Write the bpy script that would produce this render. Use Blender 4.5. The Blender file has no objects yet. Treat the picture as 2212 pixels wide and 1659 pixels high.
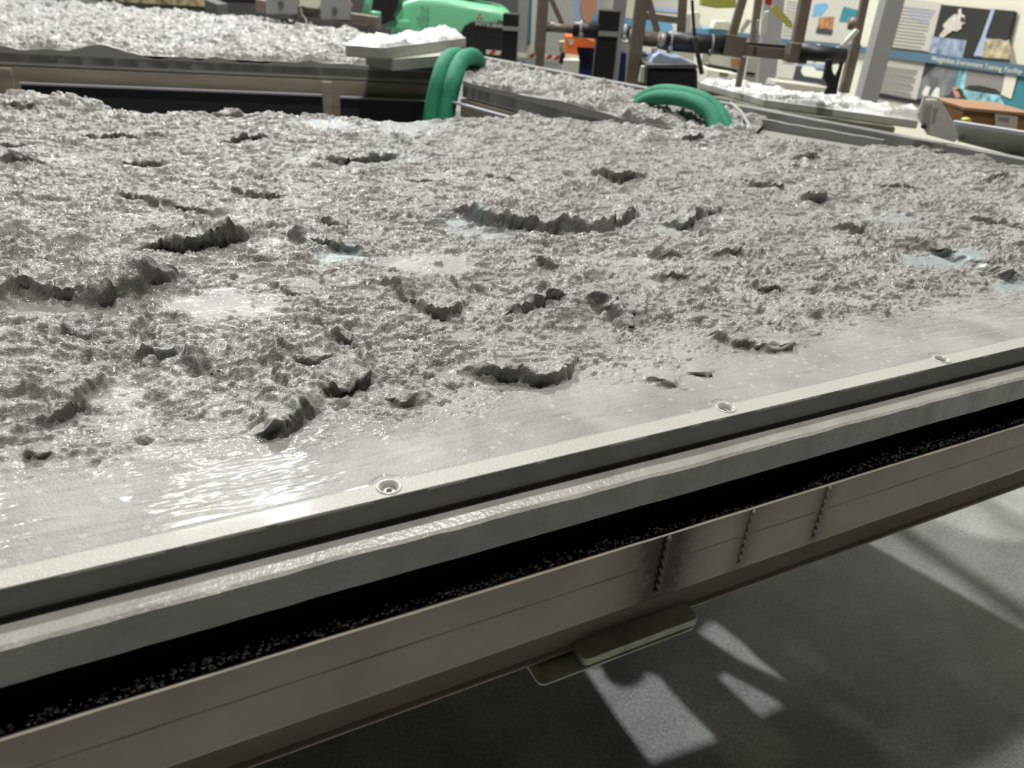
import bpy, math, random
import numpy as np
from mathutils import Vector, Matrix

# ============================================================ camera, world, lights
F_PX, CX, CY = 1661.0, 1106.0, 829.5
CAM_H, P = 2.0, 1.5                      # eye height, height of the panel top
_dn = np.array([-218.0, 3109.0, F_PX]); _dn /= np.linalg.norm(_dn)      # world down, in camera axes (right, down, forward)
_f = np.array([0, 0, 1.0]); _Y = _f - (_f @ _dn) * _dn; _Y /= np.linalg.norm(_Y)
_X = np.cross(_Y, -_dn)
scene = bpy.context.scene
COL = scene.collection
cam_d = bpy.data.cameras.new('camera'); cam = bpy.data.objects.new('camera', cam_d); COL.objects.link(cam)
cam_d.sensor_width = 36.0; cam_d.lens = 36.0 * F_PX / 2212.0
def _w(c):                               # camera-axes direction -> world
    return Vector((float(c @ _X), float(c @ _Y), float(-(c @ _dn))))
r_, u_, b_ = _w(np.array([1., 0, 0])), _w(np.array([0, -1., 0])), _w(np.array([0, 0, -1.]))
cam.matrix_world = Matrix(((r_.x, u_.x, b_.x, 0), (r_.y, u_.y, b_.y, 0), (r_.z, u_.z, b_.z, CAM_H), (0, 0, 0, 1)))
cam_d.dof.use_dof = True; cam_d.dof.focus_distance = 1.12; cam_d.dof.aperture_fstop = 5.6
cam_d.clip_start = 0.05
scene.camera = cam
scene.view_settings.view_transform = 'Standard'; scene.view_settings.look = 'None'
scene.view_settings.gamma = 1.0; scene.view_settings.use_curve_mapping = False
scene.view_settings.exposure = 0.1
try:
    scene.cycles.max_bounces = 6; scene.cycles.diffuse_bounces = 2; scene.cycles.glossy_bounces = 3
    scene.cycles.sample_clamp_indirect = 8.0; scene.cycles.sample_clamp_direct = 30.0
except Exception:
    pass
wd = bpy.data.worlds.new('world'); scene.world = wd; wd.use_nodes = True
wd.node_tree.nodes['Background'].inputs[0].default_value = (0.75, 0.82, 0.9, 1)
wd.node_tree.nodes['Background'].inputs[1].default_value = 0.006

def lamp(name, loc, target, sx, sy, power, color=(1, 1, 1)):
    d = bpy.data.lights.new(name, 'AREA'); d.shape = 'RECTANGLE'; d.size = sx; d.size_y = sy
    d.energy = power; d.color = color
    o = bpy.data.objects.new(name, d); COL.objects.link(o); o.location = loc
    o.rotation_euler = (Vector(target) - Vector(loc)).to_track_quat('-Z', 'Y').to_euler()
    return o
lamp('high_bay_lamp', (-5.1, 14.6, 11.9), (0.3, 2.0, 0.5), 0.22, 0.22, 2300, (0.97, 0.99, 1.0))
lamp('ceiling_lamp', (0.3, 5.4, 11.9), (0.3, 4.0, 0), 0.6, 0.45, 780, (1.0, 0.985, 0.94))
lamp('ceiling_lamp', (-9.5, 18.0, 11.5), (-2.0, 6.0, 0), 0.5, 0.4, 260, (1.0, 0.98, 0.92))
lamp('ceiling_lamp', (-7.7, 15.0, 11.9), (-1.0, 2.0, 1.5), 0.5, 0.3, 200, (1.0, 0.88, 0.55))
lamp('strip_lamp', (-6.1, 14.0, 11.9), (-0.2, 0.6, 1.5), 2.8, 0.8, 150, (0.93, 0.95, 1.0))
lamp('ceiling_lamp', (-12.5, 15.0, 11.5), (-2.0, 9.0, 0), 0.6, 0.5, 300, (1.0, 0.98, 0.92))
lamp('ceiling_lamp', (-0.2, 0.35, 11.5), (0.6, 5.0, 1.0), 0.9, 0.6, 540, (1.0, 0.96, 0.9))  # unseen fill lamp, added to brighten faces turned to the camera

# ============================================================ pixel helpers
EYE = np.array([0, 0, CAM_H])
def ray(px, py):
    v = np.array([px - CX, py - CY, F_PX]); return np.array([v @ _X, v @ _Y, -(v @ _dn)])
def at(px, py, z):
    r = ray(px, py); return EYE + r * ((z - CAM_H) / r[2])
def dep(px, py, y):
    r = ray(px, py); return EYE + r * (y / r[1])
WD = np.array([-0.148, 1.0, 0]); WD /= np.linalg.norm(WD); WN = np.array([-WD[1], WD[0], 0])   # wall direction, normal into room
W0 = np.array([5.0, 0, 0])
def wal(px, py, off=0.0):
    r = ray(px, py); c = W0 + WN * off
    return EYE + r * (((c - EYE) @ WN) / (r @ WN))

A0 = at(1100, 1012, P); _a = at(0, 1277, P); _b = at(2212, 751, P)
U = (_b - _a) / np.linalg.norm(_b - _a); N = np.array([U[1], -U[0], 0])   # along the near edge; outward
def uv(px, py, z=P + 0.008):
    p = at(px, py, z) - A0; return float(p @ U), float(-(p @ N))
def W(u, v, z): return A0 * [1, 1, 0] + U * u - N * v + np.array([0, 0, z])
def zo(px, py, o):                        # height at which a pixel's ray meets the vertical plane at outward offset o
    r = ray(px, py); return float((EYE + r * ((o - ((EYE - A0) @ N)) / (r @ N)))[2])

# ============================================================ noise
_rng = np.random.RandomState(7)
_perm = _rng.permutation(256); _perm = np.concatenate([_perm, _perm, _perm]).astype(np.int32)
_g = _rng.rand(256) * 2 * np.pi; _gx = np.cos(_g).astype(np.float32); _gy = np.sin(_g).astype(np.float32)
def perlin(x, y):
    xi = np.floor(x).astype(np.int32); yi = np.floor(y).astype(np.int32)
    xf = (x - xi).astype(np.float32); yf = (y - yi).astype(np.float32)
    xi &= 255; yi &= 255
    u = xf * xf * xf * (xf * (xf * 6 - 15) + 10); v = yf * yf * yf * (yf * (yf * 6 - 15) + 10)
    def g(ix, iy, fx, fy):
        h = _perm[_perm[ix] + iy]; return _gx[h] * fx + _gy[h] * fy
    x1 = (xi + 1) & 255; y1 = (yi + 1) & 255
    a = g(xi, yi, xf, yf); b = g(x1, yi, xf - 1, yf); c = g(xi, y1, xf, yf - 1); d = g(x1, y1, xf - 1, yf - 1)
    return (a + u * (b - a)) + v * ((c + u * (d - c)) - (a + u * (b - a)))
def fbm(x, y, oct=4, lac=2.03, gain=0.5, off=0.0):
    s = 0; a = 1.0; f = 1.0
    for k in range(oct):
        s = s + a * perlin(x * f + off + 17.3 * k, y * f - off + 9.1 * k); a *= gain; f *= lac
    return s
def ridged(x, y, oct=3, gain=0.5, off=0.0):
    s = 0; a = 1.0; f = 1.0
    for k in range(oct):
        n = 1 - np.abs(perlin(x * f + off + 31.7 * k, y * f + off * 2 + 5.3 * k)) * 2.2
        s = s + a * n * np.abs(n); a *= gain; f *= 2.1
    return s
def sstep(a, b, x):
    t = np.clip((x - a) / (b - a), 0, 1); return t * t * (3 - 2 * t)

# ============================================================ mesh helpers
class MB:
    def __init__(s): s.v = []; s.f = []
    def add(s, vs, fs):
        n = len(s.v); s.v += [tuple(map(float, p)) for p in vs]; s.f += [tuple(n + i for i in f) for f in fs]; return s
    def box(s, c, size, ax=None, ay=None, az=None):
        ax = np.array(ax if ax is not None else (1, 0, 0), float); ay = np.array(ay if ay is not None else (0, 1, 0), float)
        az = np.array(az if az is not None else (0, 0, 1), float); c = np.array(c, float)
        h = [d / 2 for d in size]
        vs = [c + ax * h[0] * i + ay * h[1] * j + az * h[2] * k for k in (-1, 1) for j in (-1, 1) for i in (-1, 1)]
        return s.add(vs, [(0, 2, 3, 1), (4, 5, 7, 6), (0, 1, 5, 4), (2, 6, 7, 3), (0, 4, 6, 2), (1, 3, 7, 5)])
    def prism(s, pts, ext):
        pts = [np.array(p, float) for p in pts]; e = np.array(ext, float); n = len(pts)
        return s.add(pts + [p + e for p in pts], [tuple(range(n))[::-1], tuple(range(n, 2 * n))] +
                     [(i, (i + 1) % n, n + (i + 1) % n, n + i) for i in range(n)])
    def tube(s, path, r, n=12, caps=True, sq=1.0):
        path = [np.array(p, float) for p in path]; m = len(path)
        rs = r if hasattr(r, '__len__') else [r] * m
        up = None; rings = []
        for i, p in enumerate(path):
            t = path[min(i + 1, m - 1)] - path[max(i - 1, 0)]; t /= np.linalg.norm(t)
            if up is None:
                up = np.array([0, 0, 1.0]) if abs(t[2]) < 0.9 else np.array([1.0, 0, 0])
            up = up - (up @ t) * t; up /= np.linalg.norm(up); sd = np.cross(t, up)
            rings += [p + rs[i] * (math.cos(a) * sd + sq * math.sin(a) * up) for a in [2 * math.pi * k / n for k in range(n)]]
        fs = [(i * n + k, i * n + (k + 1) % n, (i + 1) * n + (k + 1) % n, (i + 1) * n + k) for i in range(m - 1) for k in range(n)]
        if caps: fs += [tuple(range(n))[::-1], tuple((m - 1) * n + k for k in range(n))]
        return s.add(rings, fs)
def bar(a, b, w, d, upv=(0, 0, 1)):        # rectangular bar from a to b
    a = np.array(a, float); b = np.array(b, float); t = b - a; L = np.linalg.norm(t); t /= L
    upv = np.array(upv, float)
    if abs(t @ upv) > 0.95: upv = np.array([0, 1.0, 0])
    s = np.cross(t, upv); s /= np.linalg.norm(s); q = np.cross(s, t)
    return MB().box((a + b) / 2, (L, w, d), t, s, q)
def tag(o, label=None, cat=None, group=None, kind=None):
    if label: o['label'] = label
    if cat: o['category'] = cat
    if group: o['group'] = group
    if kind: o['kind'] = kind
    return o
def obj(name, mb, m, parent=None, smooth=False, bevel=0.0):
    me = bpy.data.meshes.new(name); me.from_pydata(mb.v, [], mb.f); me.update()
    if m: me.materials.append(m)
    o = bpy.data.objects.new(name, me); COL.objects.link(o)
    if smooth:
        for p in me.polygons: p.use_smooth = True
    if bevel:
        b = o.modifiers.new('bevel', 'BEVEL'); b.width = bevel; b.segments = 3; b.limit_method = 'ANGLE'; b.angle_limit = 0.6
    if parent is not None:
        o.parent = parent; o.matrix_parent_inverse = Matrix.Translation(parent.location).inverted()
    return o
def thing(name, label, cat, loc=(0, 0, 0), group=None):
    o = bpy.data.objects.new(name, None); COL.objects.link(o); o.location = tuple(map(float, loc)); o.empty_display_size = 0.1
    return tag(o, label, cat, group)
def grid_mesh(name, X3, m, parent=None, attr=None):
    """X3: (rows, cols, 3) array -> smooth shaded quad grid."""
    nr, nc = X3.shape[:2]
    me = bpy.data.meshes.new(name)
    nv = nr * nc; nf = (nr - 1) * (nc - 1)
    me.vertices.add(nv); me.vertices.foreach_set('co', X3.reshape(-1).astype(np.float32))
    i = np.arange(nv, dtype=np.int32).reshape(nr, nc)
    q = np.stack([i[:-1, :-1], i[:-1, 1:], i[1:, 1:], i[1:, :-1]], -1).reshape(-1)
    me.loops.add(nf * 4); me.loops.foreach_set('vertex_index', q.astype(np.int32))
    me.polygons.add(nf); me.polygons.foreach_set('loop_start', np.arange(0, nf * 4, 4, dtype=np.int32))
    me.polygons.foreach_set('use_smooth', np.ones(nf, dtype=bool))
    me.update(calc_edges=True)
    if attr is not None:
        for an, av in attr.items():
            a = me.attributes.new(an, 'FLOAT', 'POINT'); a.data.foreach_set('value', av.reshape(-1).astype(np.float32))
    me.materials.append(m)
    o = bpy.data.objects.new(name, me); COL.objects.link(o)
    if parent is not None:
        o.parent = parent; o.matrix_parent_inverse = Matrix.Translation(parent.location).inverted()
    return o

# ============================================================ materials
def mat(name, col, rough=0.5, metal=0.0, noise=0.0, nscale=20.0, bump=0.0, bscale=200.0, coat=0.0, spec=0.5, stretch=None):
    m = bpy.data.materials.new(name); m.use_nodes = True; nt = m.node_tree; b = nt.nodes['Principled BSDF']
    c = (col[0], col[1], col[2], 1)
    b.inputs['Base Color'].default_value = c; b.inputs['Roughness'].default_value = rough
    b.inputs['Metallic'].default_value = metal; b.inputs['Coat Weight'].default_value = coat
    b.inputs['Specular IOR Level'].default_value = spec
    tc = nt.nodes.new('ShaderNodeTexCoord'); src = tc.outputs['Object']
    if stretch:
        mp = nt.nodes.new('ShaderNodeMapping'); mp.inputs['Scale'].default_value = stretch[0]
        mp.inputs['Rotation'].default_value = stretch[1]; nt.links.new(src, mp.inputs['Vector']); src = mp.outputs[0]
    if noise > 0:
        n = nt.nodes.new('ShaderNodeTexNoise'); n.inputs['Scale'].default_value = nscale; n.inputs['Detail'].default_value = 6
        nt.links.new(src, n.inputs['Vector'])
        r = nt.nodes.new('ShaderNodeMapRange'); r.inputs[1].default_value = 0.3; r.inputs[2].default_value = 0.7
        r.inputs[3].default_value = 1 - noise; r.inputs[4].default_value = 1 + noise; nt.links.new(n.outputs[0], r.inputs[0])
        mx = nt.nodes.new('ShaderNodeVectorMath'); mx.operation = 'SCALE'; mx.inputs[0].default_value = col[:3]
        nt.links.new(r.outputs[0], mx.inputs['Scale']); nt.links.new(mx.outputs[0], b.inputs['Base Color'])
    if bump > 0:
        n2 = nt.nodes.new('ShaderNodeTexNoise'); n2.inputs['Scale'].default_value = bscale; n2.inputs['Detail'].default_value = 5
        nt.links.new(src, n2.inputs['Vector'])
        bp = nt.nodes.new('ShaderNodeBump'); bp.inputs['Strength'].default_value = bump; bp.inputs['Distance'].default_value = 0.002
        nt.links.new(n2.outputs[0], bp.inputs['Height']); nt.links.new(bp.outputs[0], b.inputs['Normal'])
    return m

def cast_material():
    m = bpy.data.materials.new('wet_grey_casting'); m.use_nodes = True; nt = m.node_tree; b = nt.nodes['Principled BSDF']
    L = nt.links.new
    tc = nt.nodes.new('ShaderNodeTexCoord')
    at_ = nt.nodes.new('ShaderNodeAttribute'); at_.attribute_name = 'smoothness'
    bl = nt.nodes.new('ShaderNodeAttribute'); bl.attribute_name = 'blue'
    n = nt.nodes.new('ShaderNodeTexNoise'); n.inputs['Scale'].default_value = 9; n.inputs['Detail'].default_value = 8
    L(tc.outputs['Object'], n.inputs['Vector'])
    r = nt.nodes.new('ShaderNodeValToRGB'); e = r.color_ramp.elements
    e[0].position = 0.35; e[0].color = (0.22, 0.212, 0.195, 1); e[1].position = 0.66; e[1].color = (0.34, 0.333, 0.307, 1)
    L(n.outputs[0], r.inputs[0])
    mb_ = nt.nodes.new('ShaderNodeMix'); mb_.data_type = 'RGBA'; mb_.inputs['B'].default_value = (0.26, 0.31, 0.32, 1)
    L(bl.outputs['Fac'], mb_.inputs['Factor']); L(r.outputs[0], mb_.inputs['A'])
    vo = nt.nodes.new('ShaderNodeTexVoronoi'); vo.inputs['Scale'].default_value = 48; L(tc.outputs['Object'], vo.inputs['Vector'])
    vr = nt.nodes.new('ShaderNodeMapRange'); vr.inputs[1].default_value = 0.20; vr.inputs[2].default_value = 0.16; vr.inputs[4].default_value = 0.45; L(vo.outputs['Distance'], vr.inputs[0])
    vm = nt.nodes.new('ShaderNodeMath'); vm.operation = 'MULTIPLY'; L(vr.outputs[0], vm.inputs[0]); L(at_.outputs['Fac'], vm.inputs[1])
    ms = nt.nodes.new('ShaderNodeMix'); ms.data_type = 'RGBA'; ms.inputs['B'].default_value = (0.46, 0.45, 0.42, 1)
    L(vm.outputs[0], ms.inputs['Factor']); L(mb_.outputs['Result'], ms.inputs['A']); mb_ = ms
    # pale slurry streaks, sharpened to paint in crisp highlights too
    n3 = nt.nodes.new('ShaderNodeTexNoise'); n3.inputs['Scale'].default_value = 80; n3.inputs['Detail'].default_value = 6; n3.inputs['Distortion'].default_value = 1.5
    L(tc.outputs['Object'], n3.inputs['Vector'])
    r3 = nt.nodes.new('ShaderNodeMapRange'); r3.inputs[1].default_value = 0.54; r3.inputs[2].default_value = 0.62; r3.inputs[4].default_value = 0.6
    L(n3.outputs[0], r3.inputs[0])
    mc = nt.nodes.new('ShaderNodeMix'); mc.data_type = 'RGBA'; mc.inputs['B'].default_value = (0.52, 0.52, 0.50, 1)
    iv = nt.nodes.new('ShaderNodeMath'); iv.operation = 'SUBTRACT'; iv.inputs[0].default_value = 1.05; iv.use_clamp = True; L(at_.outputs['Fac'], iv.inputs[1])
    sm_ = nt.nodes.new('ShaderNodeMath'); sm_.operation = 'MULTIPLY'; L(r3.outputs[0], sm_.inputs[0]); L(iv.outputs[0], sm_.inputs[1]); L(sm_.outputs[0], mc.inputs['Factor']); L(mb_.outputs['Result'], mc.inputs['A'])
    bd = nt.nodes.new('ShaderNodeAttribute'); bd.attribute_name = 'band'
    md = nt.nodes.new('ShaderNodeMix'); md.data_type = 'RGBA'; md.inputs['B'].default_value = (0.42, 0.41, 0.365, 1)
    L(bd.outputs['Fac'], md.inputs['Factor']); L(mc.outputs['Result'], md.inputs['A']); L(md.outputs['Result'], b.inputs['Base Color'])
    b.inputs['Roughness'].default_value = 0.5; b.inputs['Specular IOR Level'].default_value = 0.4
    b.inputs['Coat Weight'].default_value = 0.5; b.inputs['Coat Roughness'].default_value = 0.055
    n2 = nt.nodes.new('ShaderNodeTexNoise'); n2.inputs['Scale'].default_value = 300; n2.inputs['Detail'].default_value = 5; n2.inputs['Distortion'].default_value = 0.8
    L(tc.outputs['Object'], n2.inputs['Vector'])
    st = nt.nodes.new('ShaderNodeMapRange'); st.inputs[1].default_value = 0; st.inputs[2].default_value = 1; st.inputs[3].default_value = 0.9; st.inputs[4].default_value = 0.30
    L(at_.outputs['Fac'], st.inputs[0])
    bp = nt.nodes.new('ShaderNodeBump'); bp.inputs['Distance'].default_value = 0.0042
    L(st.outputs[0], bp.inputs['Strength']); L(n2.outputs[0], bp.inputs['Height']); L(bp.outputs[0], b.inputs['Normal'])
    return m
M = {}
M['cast'] = cast_material()
M['litcast'] = mat('light_paled_casting', (0.62, 0.62, 0.60), 0.45, noise=0.15, nscale=30, bump=0.8, bscale=60)  # casting copied in a paler tone that stands in for strong light
M['rimgrey'] = mat('mid_grey_rim', (0.25, 0.25, 0.24), 0.5, noise=0.06)
M['olive'] = mat('olive_grey_box', (0.17, 0.175, 0.13), 0.55)
M['gusset'] = mat('pale_grey_gusset', (0.55, 0.54, 0.52), 0.5, noise=0.04)
M['web'] = mat('pale_olive_channel', (0.50, 0.51, 0.44), 0.5, noise=0.05)
M['farplate'] = mat('lit_grey_plate', (0.34, 0.335, 0.31), 0.5, noise=0.1, nscale=6)  # plate paint made paler to imitate the stronger light on far faces
M['plate'] = mat('grey_coated_plate', (0.28, 0.27, 0.245), 0.45, noise=0.12, nscale=14, bump=0.15, bscale=120)
M['rim'] = mat('glossy_grey_rim', (0.42, 0.42, 0.38), 0.22, noise=0.1, nscale=25, bump=0.25, bscale=90, coat=0.5)
M['ledge'] = mat('glossy_grey_backing', (0.42, 0.405, 0.37), 0.25, noise=0.15, nscale=18, bump=0.5, bscale=160, coat=0.5)
M['foam'] = mat('black_foam', (0.006, 0.006, 0.006), 0.95, spec=0.05)
M['crumb'] = mat('grey_crumbs', (0.5, 0.52, 0.48), 0.9)
M['steel'] = mat('bare_steel', (0.42, 0.38, 0.34), 0.42, 0.35, noise=0.10, nscale=6)
M['bolt'] = mat('bolt_metal', (0.45, 0.43, 0.38), 0.3, 0.8)
M['dark'] = mat('dark_hole', (0.02, 0.02, 0.02), 0.8)
M['brown'] = mat('brown_steel_channel', (0.38, 0.325, 0.25), 0.55, 0.0, noise=0.25, nscale=5, stretch=((0.3, 1, 4), (0, 0, 0)))
M['navy'] = mat('dark_blue_grey_plate', (0.022, 0.024, 0.03), 0.5)
M['pale'] = mat('pale_flange', (0.40, 0.41, 0.46), 0.4)
M['grey'] = mat('grey_paint', (0.30, 0.30, 0.30), 0.5)
M['lgrey'] = mat('light_grey_paint', (0.42, 0.42, 0.37), 0.5, noise=0.05)
M['dgrey'] = mat('dark_grey_paint', (0.10, 0.10, 0.095), 0.5)
M['greenpaint'] = mat('green_paint', (0.20, 0.60, 0.34), 0.35, coat=0.3)
M['black'] = mat('black_rubber', (0.012, 0.012, 0.013), 0.5)
M['truss'] = mat('brown_grey_truss', (0.20, 0.165, 0.13), 0.45, 0.1, noise=0.15, nscale=8)
M['white'] = mat('white_plastic', (0.75, 0.75, 0.62), 0.4)
M['cream'] = mat('cream_wall', (0.72, 0.69, 0.56), 0.6)
M['orange'] = mat('orange_plastic', (0.75, 0.16, 0.04), 0.5)
M['blue'] = mat('dark_blue_plastic', (0.01, 0.015, 0.09), 0.4)
M['red'] = mat('red_paint', (0.5, 0.03, 0.02), 0.5)
M['yellow'] = mat('pale_yellow', (0.62, 0.60, 0.14), 0.5)
M['sky'] = mat('light_blue_print', (0.16, 0.38, 0.55), 0.5)
M['stripe'] = mat('blue_stripe_print', (0.085, 0.165, 0.225), 0.5)
M['teal'] = mat('teal_print', (0.04, 0.22, 0.26), 0.5)
M['paper'] = mat('text_board_paper', (0.52, 0.50, 0.43), 0.6)
M['ink'] = mat('grey_ink', (0.25, 0.22, 0.21), 0.7)
M['space'] = mat('black_sky_print', (0.03, 0.03, 0.025), 0.5)
M['suit'] = mat('white_suit_print', (0.6, 0.55, 0.48), 0.6, noise=0.3, nscale=30)
M['limb'] = mat('blue_limb_print', (0.38, 0.46, 0.62), 0.6)
M['clouds'] = mat('cloud_photo_print', (0.26, 0.32, 0.42), 0.6, noise=0.5, nscale=12)
M['moon'] = mat('grey_moon_print', (0.16, 0.17, 0.165), 0.6, noise=0.6, nscale=7)
M['rust'] = mat('orange_brown_print', (0.38, 0.19, 0.07), 0.6, noise=0.6, nscale=15)
M['gold'] = mat('gold_and_white_print', (0.45, 0.38, 0.24), 0.6, noise=0.7, nscale=14)
M['aqua'] = mat('aqua_pool_print', (0.22, 0.45, 0.48), 0.6, noise=0.8, nscale=10)
M['card'] = mat('brown_cardboard', (0.24, 0.115, 0.04), 0.8)
M['lid'] = mat('pale_cardboard_edge', (0.34, 0.20, 0.11), 0.8)
M['skin'] = mat('skin_print', (0.55, 0.29, 0.17), 0.6)
M['navyprint'] = mat('charcoal_cloth_print', (0.03, 0.04, 0.045), 0.7)
def sling_material():
    m = mat('green_webbing', (0.012, 0.20, 0.11), 0.75, noise=0.15, nscale=40, bump=0.8, bscale=500)
    b = m.node_tree.nodes['Principled BSDF']
    try: b.inputs['Sheen Weight'].default_value = 0.0
    except Exception: pass
    return m
M['sling'] = sling_material()
def floor_material():
    m = mat('polished_concrete', (0.30, 0.31, 0.29), 0.35, noise=0.0)
    nt = m.node_tree; b = nt.nodes['Principled BSDF']; L = nt.links.new
    tc = nt.nodes.new('ShaderNodeTexCoord')
    n = nt.nodes.new('ShaderNodeTexNoise'); n.inputs['Scale'].default_value = 90; n.inputs['Detail'].default_value = 3; L(tc.outputs['Object'], n.inputs['Vector'])
    n2 = nt.nodes.new('ShaderNodeTexNoise'); n2.inputs['Scale'].default_value = 4; n2.inputs['Detail'].default_value = 6; L(tc.outputs['Object'], n2.inputs['Vector'])
    ad = nt.nodes.new('ShaderNodeMath'); ad.operation = 'ADD'; L(n.outputs[0], ad.inputs[0]); L(n2.outputs[0], ad.inputs[1])
    r = nt.nodes.new('ShaderNodeValToRGB'); e = r.color_ramp.elements
    e[0].position = 0.75; e[0].color = (0.22, 0.23, 0.215, 1); e[1].position = 1.0; e[1].color = (0.40, 0.41, 0.385, 1)
    mr = nt.nodes.new('ShaderNodeMapRange'); mr.inputs[1].default_value = 0; mr.inputs[2].default_value = 2; mr.inputs[4].default_value = 2
    e[0].position = 0.40; e[1].position = 0.60; hf = nt.nodes.new('ShaderNodeMath'); hf.operation = 'MULTIPLY'; hf.inputs[1].default_value = 0.5
    L(ad.outputs[0], hf.inputs[0]); L(hf.outputs[0], r.inputs[0]); L(r.outputs[0], b.inputs['Base Color'])
    return m
M['floor'] = floor_material()
def frame_material():
    """Bare steel with a scribed guide line along the middle of the face and heat tint beside the welds."""
    m = bpy.data.materials.new('scribed_bare_steel'); m.use_nodes = True; nt = m.node_tree; b = nt.nodes['Principled BSDF']; L = nt.links.new
    b.inputs['Metallic'].default_value = 0.0; b.inputs['Roughness'].default_value = 0.4
    ln = nt.nodes.new('ShaderNodeAttribute'); ln.attribute_name = 'scribe'
    ht = nt.nodes.new('ShaderNodeAttribute'); ht.attribute_name = 'burn'
    tc = nt.nodes.new('ShaderNodeTexCoord')
    n = nt.nodes.new('ShaderNodeTexNoise'); n.inputs['Scale'].default_value = 10; n.inputs['Detail'].default_value = 7; L(tc.outputs['Object'], n.inputs['Vector'])
    r = nt.nodes.new('ShaderNodeValToRGB'); e = r.color_ramp.elements
    e[0].position = 0.3; e[0].color = (0.52, 0.44, 0.37, 1); e[1].position = 0.7; e[1].color = (0.66, 0.57, 0.49, 1); L(n.outputs[0], r.inputs[0])
    m1 = nt.nodes.new('ShaderNodeMix'); m1.data_type = 'RGBA'; m1.inputs['B'].default_value = (0.05, 0.03, 0.018, 1)
    L(r.outputs[0], m1.inputs['A'])
    n4 = nt.nodes.new('ShaderNodeTexNoise'); n4.inputs['Scale'].default_value = 60; n4.inputs['Detail'].default_value = 5; L(tc.outputs['Object'], n4.inputs['Vector'])
    mu = nt.nodes.new('ShaderNodeMath'); mu.operation = 'MULTIPLY'; mu.use_clamp = True; ad = nt.nodes.new('ShaderNodeMath'); ad.operation = 'ADD'; ad.inputs[1].default_value = 0.45
    L(n4.outputs[0], ad.inputs[0]); L(ad.outputs[0], mu.inputs[0]); L(ht.outputs['Fac'], mu.inputs[1]); L(mu.outputs[0], m1.inputs['Factor'])
    m2 = nt.nodes.new('ShaderNodeMix'); m2.data_type = 'RGBA'; m2.inputs['B'].default_value = (0.06, 0.035, 0.025, 1)
    L(m1.outputs['Result'], m2.inputs['A']); L(ln.outputs['Fac'], m2.inputs['Factor']); L(m2.outputs['Result'], b.inputs['Base Color'])
    return m
M['frame'] = frame_material()

# ============================================================ the setting
tag(obj('floor', MB().box((0, 8, -0.05), (40, 44, 0.1)), M['floor']), kind='structure')
tag(obj('ceiling', MB().box((-2, 13, 12.6), (36, 34, 0.1)), M['dgrey']), kind='structure')
wc = W0 + WD * 15 - WN * 0.06
tag(obj('wall_right', MB().box((wc[0], wc[1], 1.45), (26, 0.1, 2.9), WD, WN), M['cream']), kind='structure')
tag(obj('wall_right', MB().box((wc[0], wc[1], 7.7), (26, 0.1, 9.6), WD, WN), M['dgrey']), kind='structure')
tag(obj('wall_back', MB().box((-4, 27.2, 6.2), (30, 0.1, 12.6)), M['grey']), kind='structure')
tag(obj('wall_left', MB().box((-17.5, 12, 6.2), (0.1, 30, 12.6)), M['grey']), kind='structure')
# ============================================================ the near cast panel
def ledge(h, off, uu, vv, wob, pts, hgt, D, cav=0.0, rise=0.007):
    """Raise the side of a polyline that faces away from the camera, with a steep ragged front."""
    q = np.array([uv(*p) for p in pts])
    pad = D * 2.2
    m = (uu > q[:, 0].min() - pad) & (uu < q[:, 0].max() + pad) & (vv > q[:, 1].min() - pad * 0.5) & (vv < q[:, 1].max() + pad)
    if not m.any(): return
    x = uu[m]; y = vv[m]
    best = np.full(x.shape, 1e9, np.float32); sd = np.zeros_like(x); al = np.zeros_like(x)
    seg = np.linalg.norm(np.diff(q, axis=0), axis=1); tot = seg.sum(); acc = 0
    for i in range(len(q) - 1):
        d = q[i + 1] - q[i]; Ls = seg[i] + 1e-9; d = d / Ls
        t = np.clip((x - q[i, 0]) * d[0] + (y - q[i, 1]) * d[1], 0, Ls)
        dx = x - (q[i, 0] + d[0] * t); dy = y - (q[i, 1] + d[1] * t); dd = np.hypot(dx, dy)
        cr = d[0] * (y - q[i, 1]) - d[1] * (x - q[i, 0])
        k = dd < best - 1e-6
        best = np.where(k, dd, best); sd = np.where(k, np.sign(cr), sd); al = np.where(k, acc + t, al); acc += seg[i]
    s = best * sd + wob[m] * 0.24
    var = fbm(x * 24, y * 24, 3, off=200)                     # the wall breaks down here and stands up there
    rr = rise * (0.7 + 1.0 * sstep(.05, .5, var))
    taper = sstep(0, min(tot * 0.3, 0.08), al) * sstep(0, min(tot * 0.3, 0.08), tot - al)
    endfall = np.where((al <= 1e-5) | (al >= tot - 1e-5), 0.0, 1.0)
    hg = hgt * 1.05 * (0.9 + 0.6 * fbm(x * 11, y * 11, 2, off=210))
    up = sstep(-rise * 0.3, 1, (s + rise * .3) / (rr + rise * .3)) * np.exp(-np.maximum(s, 0) ** 2 / D ** 2) * hg
    up = up * (0.8 + 0.2 * sstep(0.3, 0.6, (s + .002) / rr)) 
    lip = np.exp(-((s - rise * 1.6) / (rise * 1.3)) ** 2) * hg * 0.3 * sstep(-.2, .4, fbm(x * 45, y * 45, 2, off=220))
    dn = -cav * np.exp(-((s + rise * 0.9) / (rise * 1.2)) ** 2) * sstep(-.3, .2, var + .15)
    h[m] += (up + lip + dn) * taper * endfall
    off[m] += (0.003 + cav * 1.1) * sstep(0, rr * .9, s) * sstep(.05 + cav, rr * 1.3, s) * taper * endfall * (.6 + .8 * sstep(-.3, .3, fbm(x * 30, y * 30, 2, off=230)))

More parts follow.
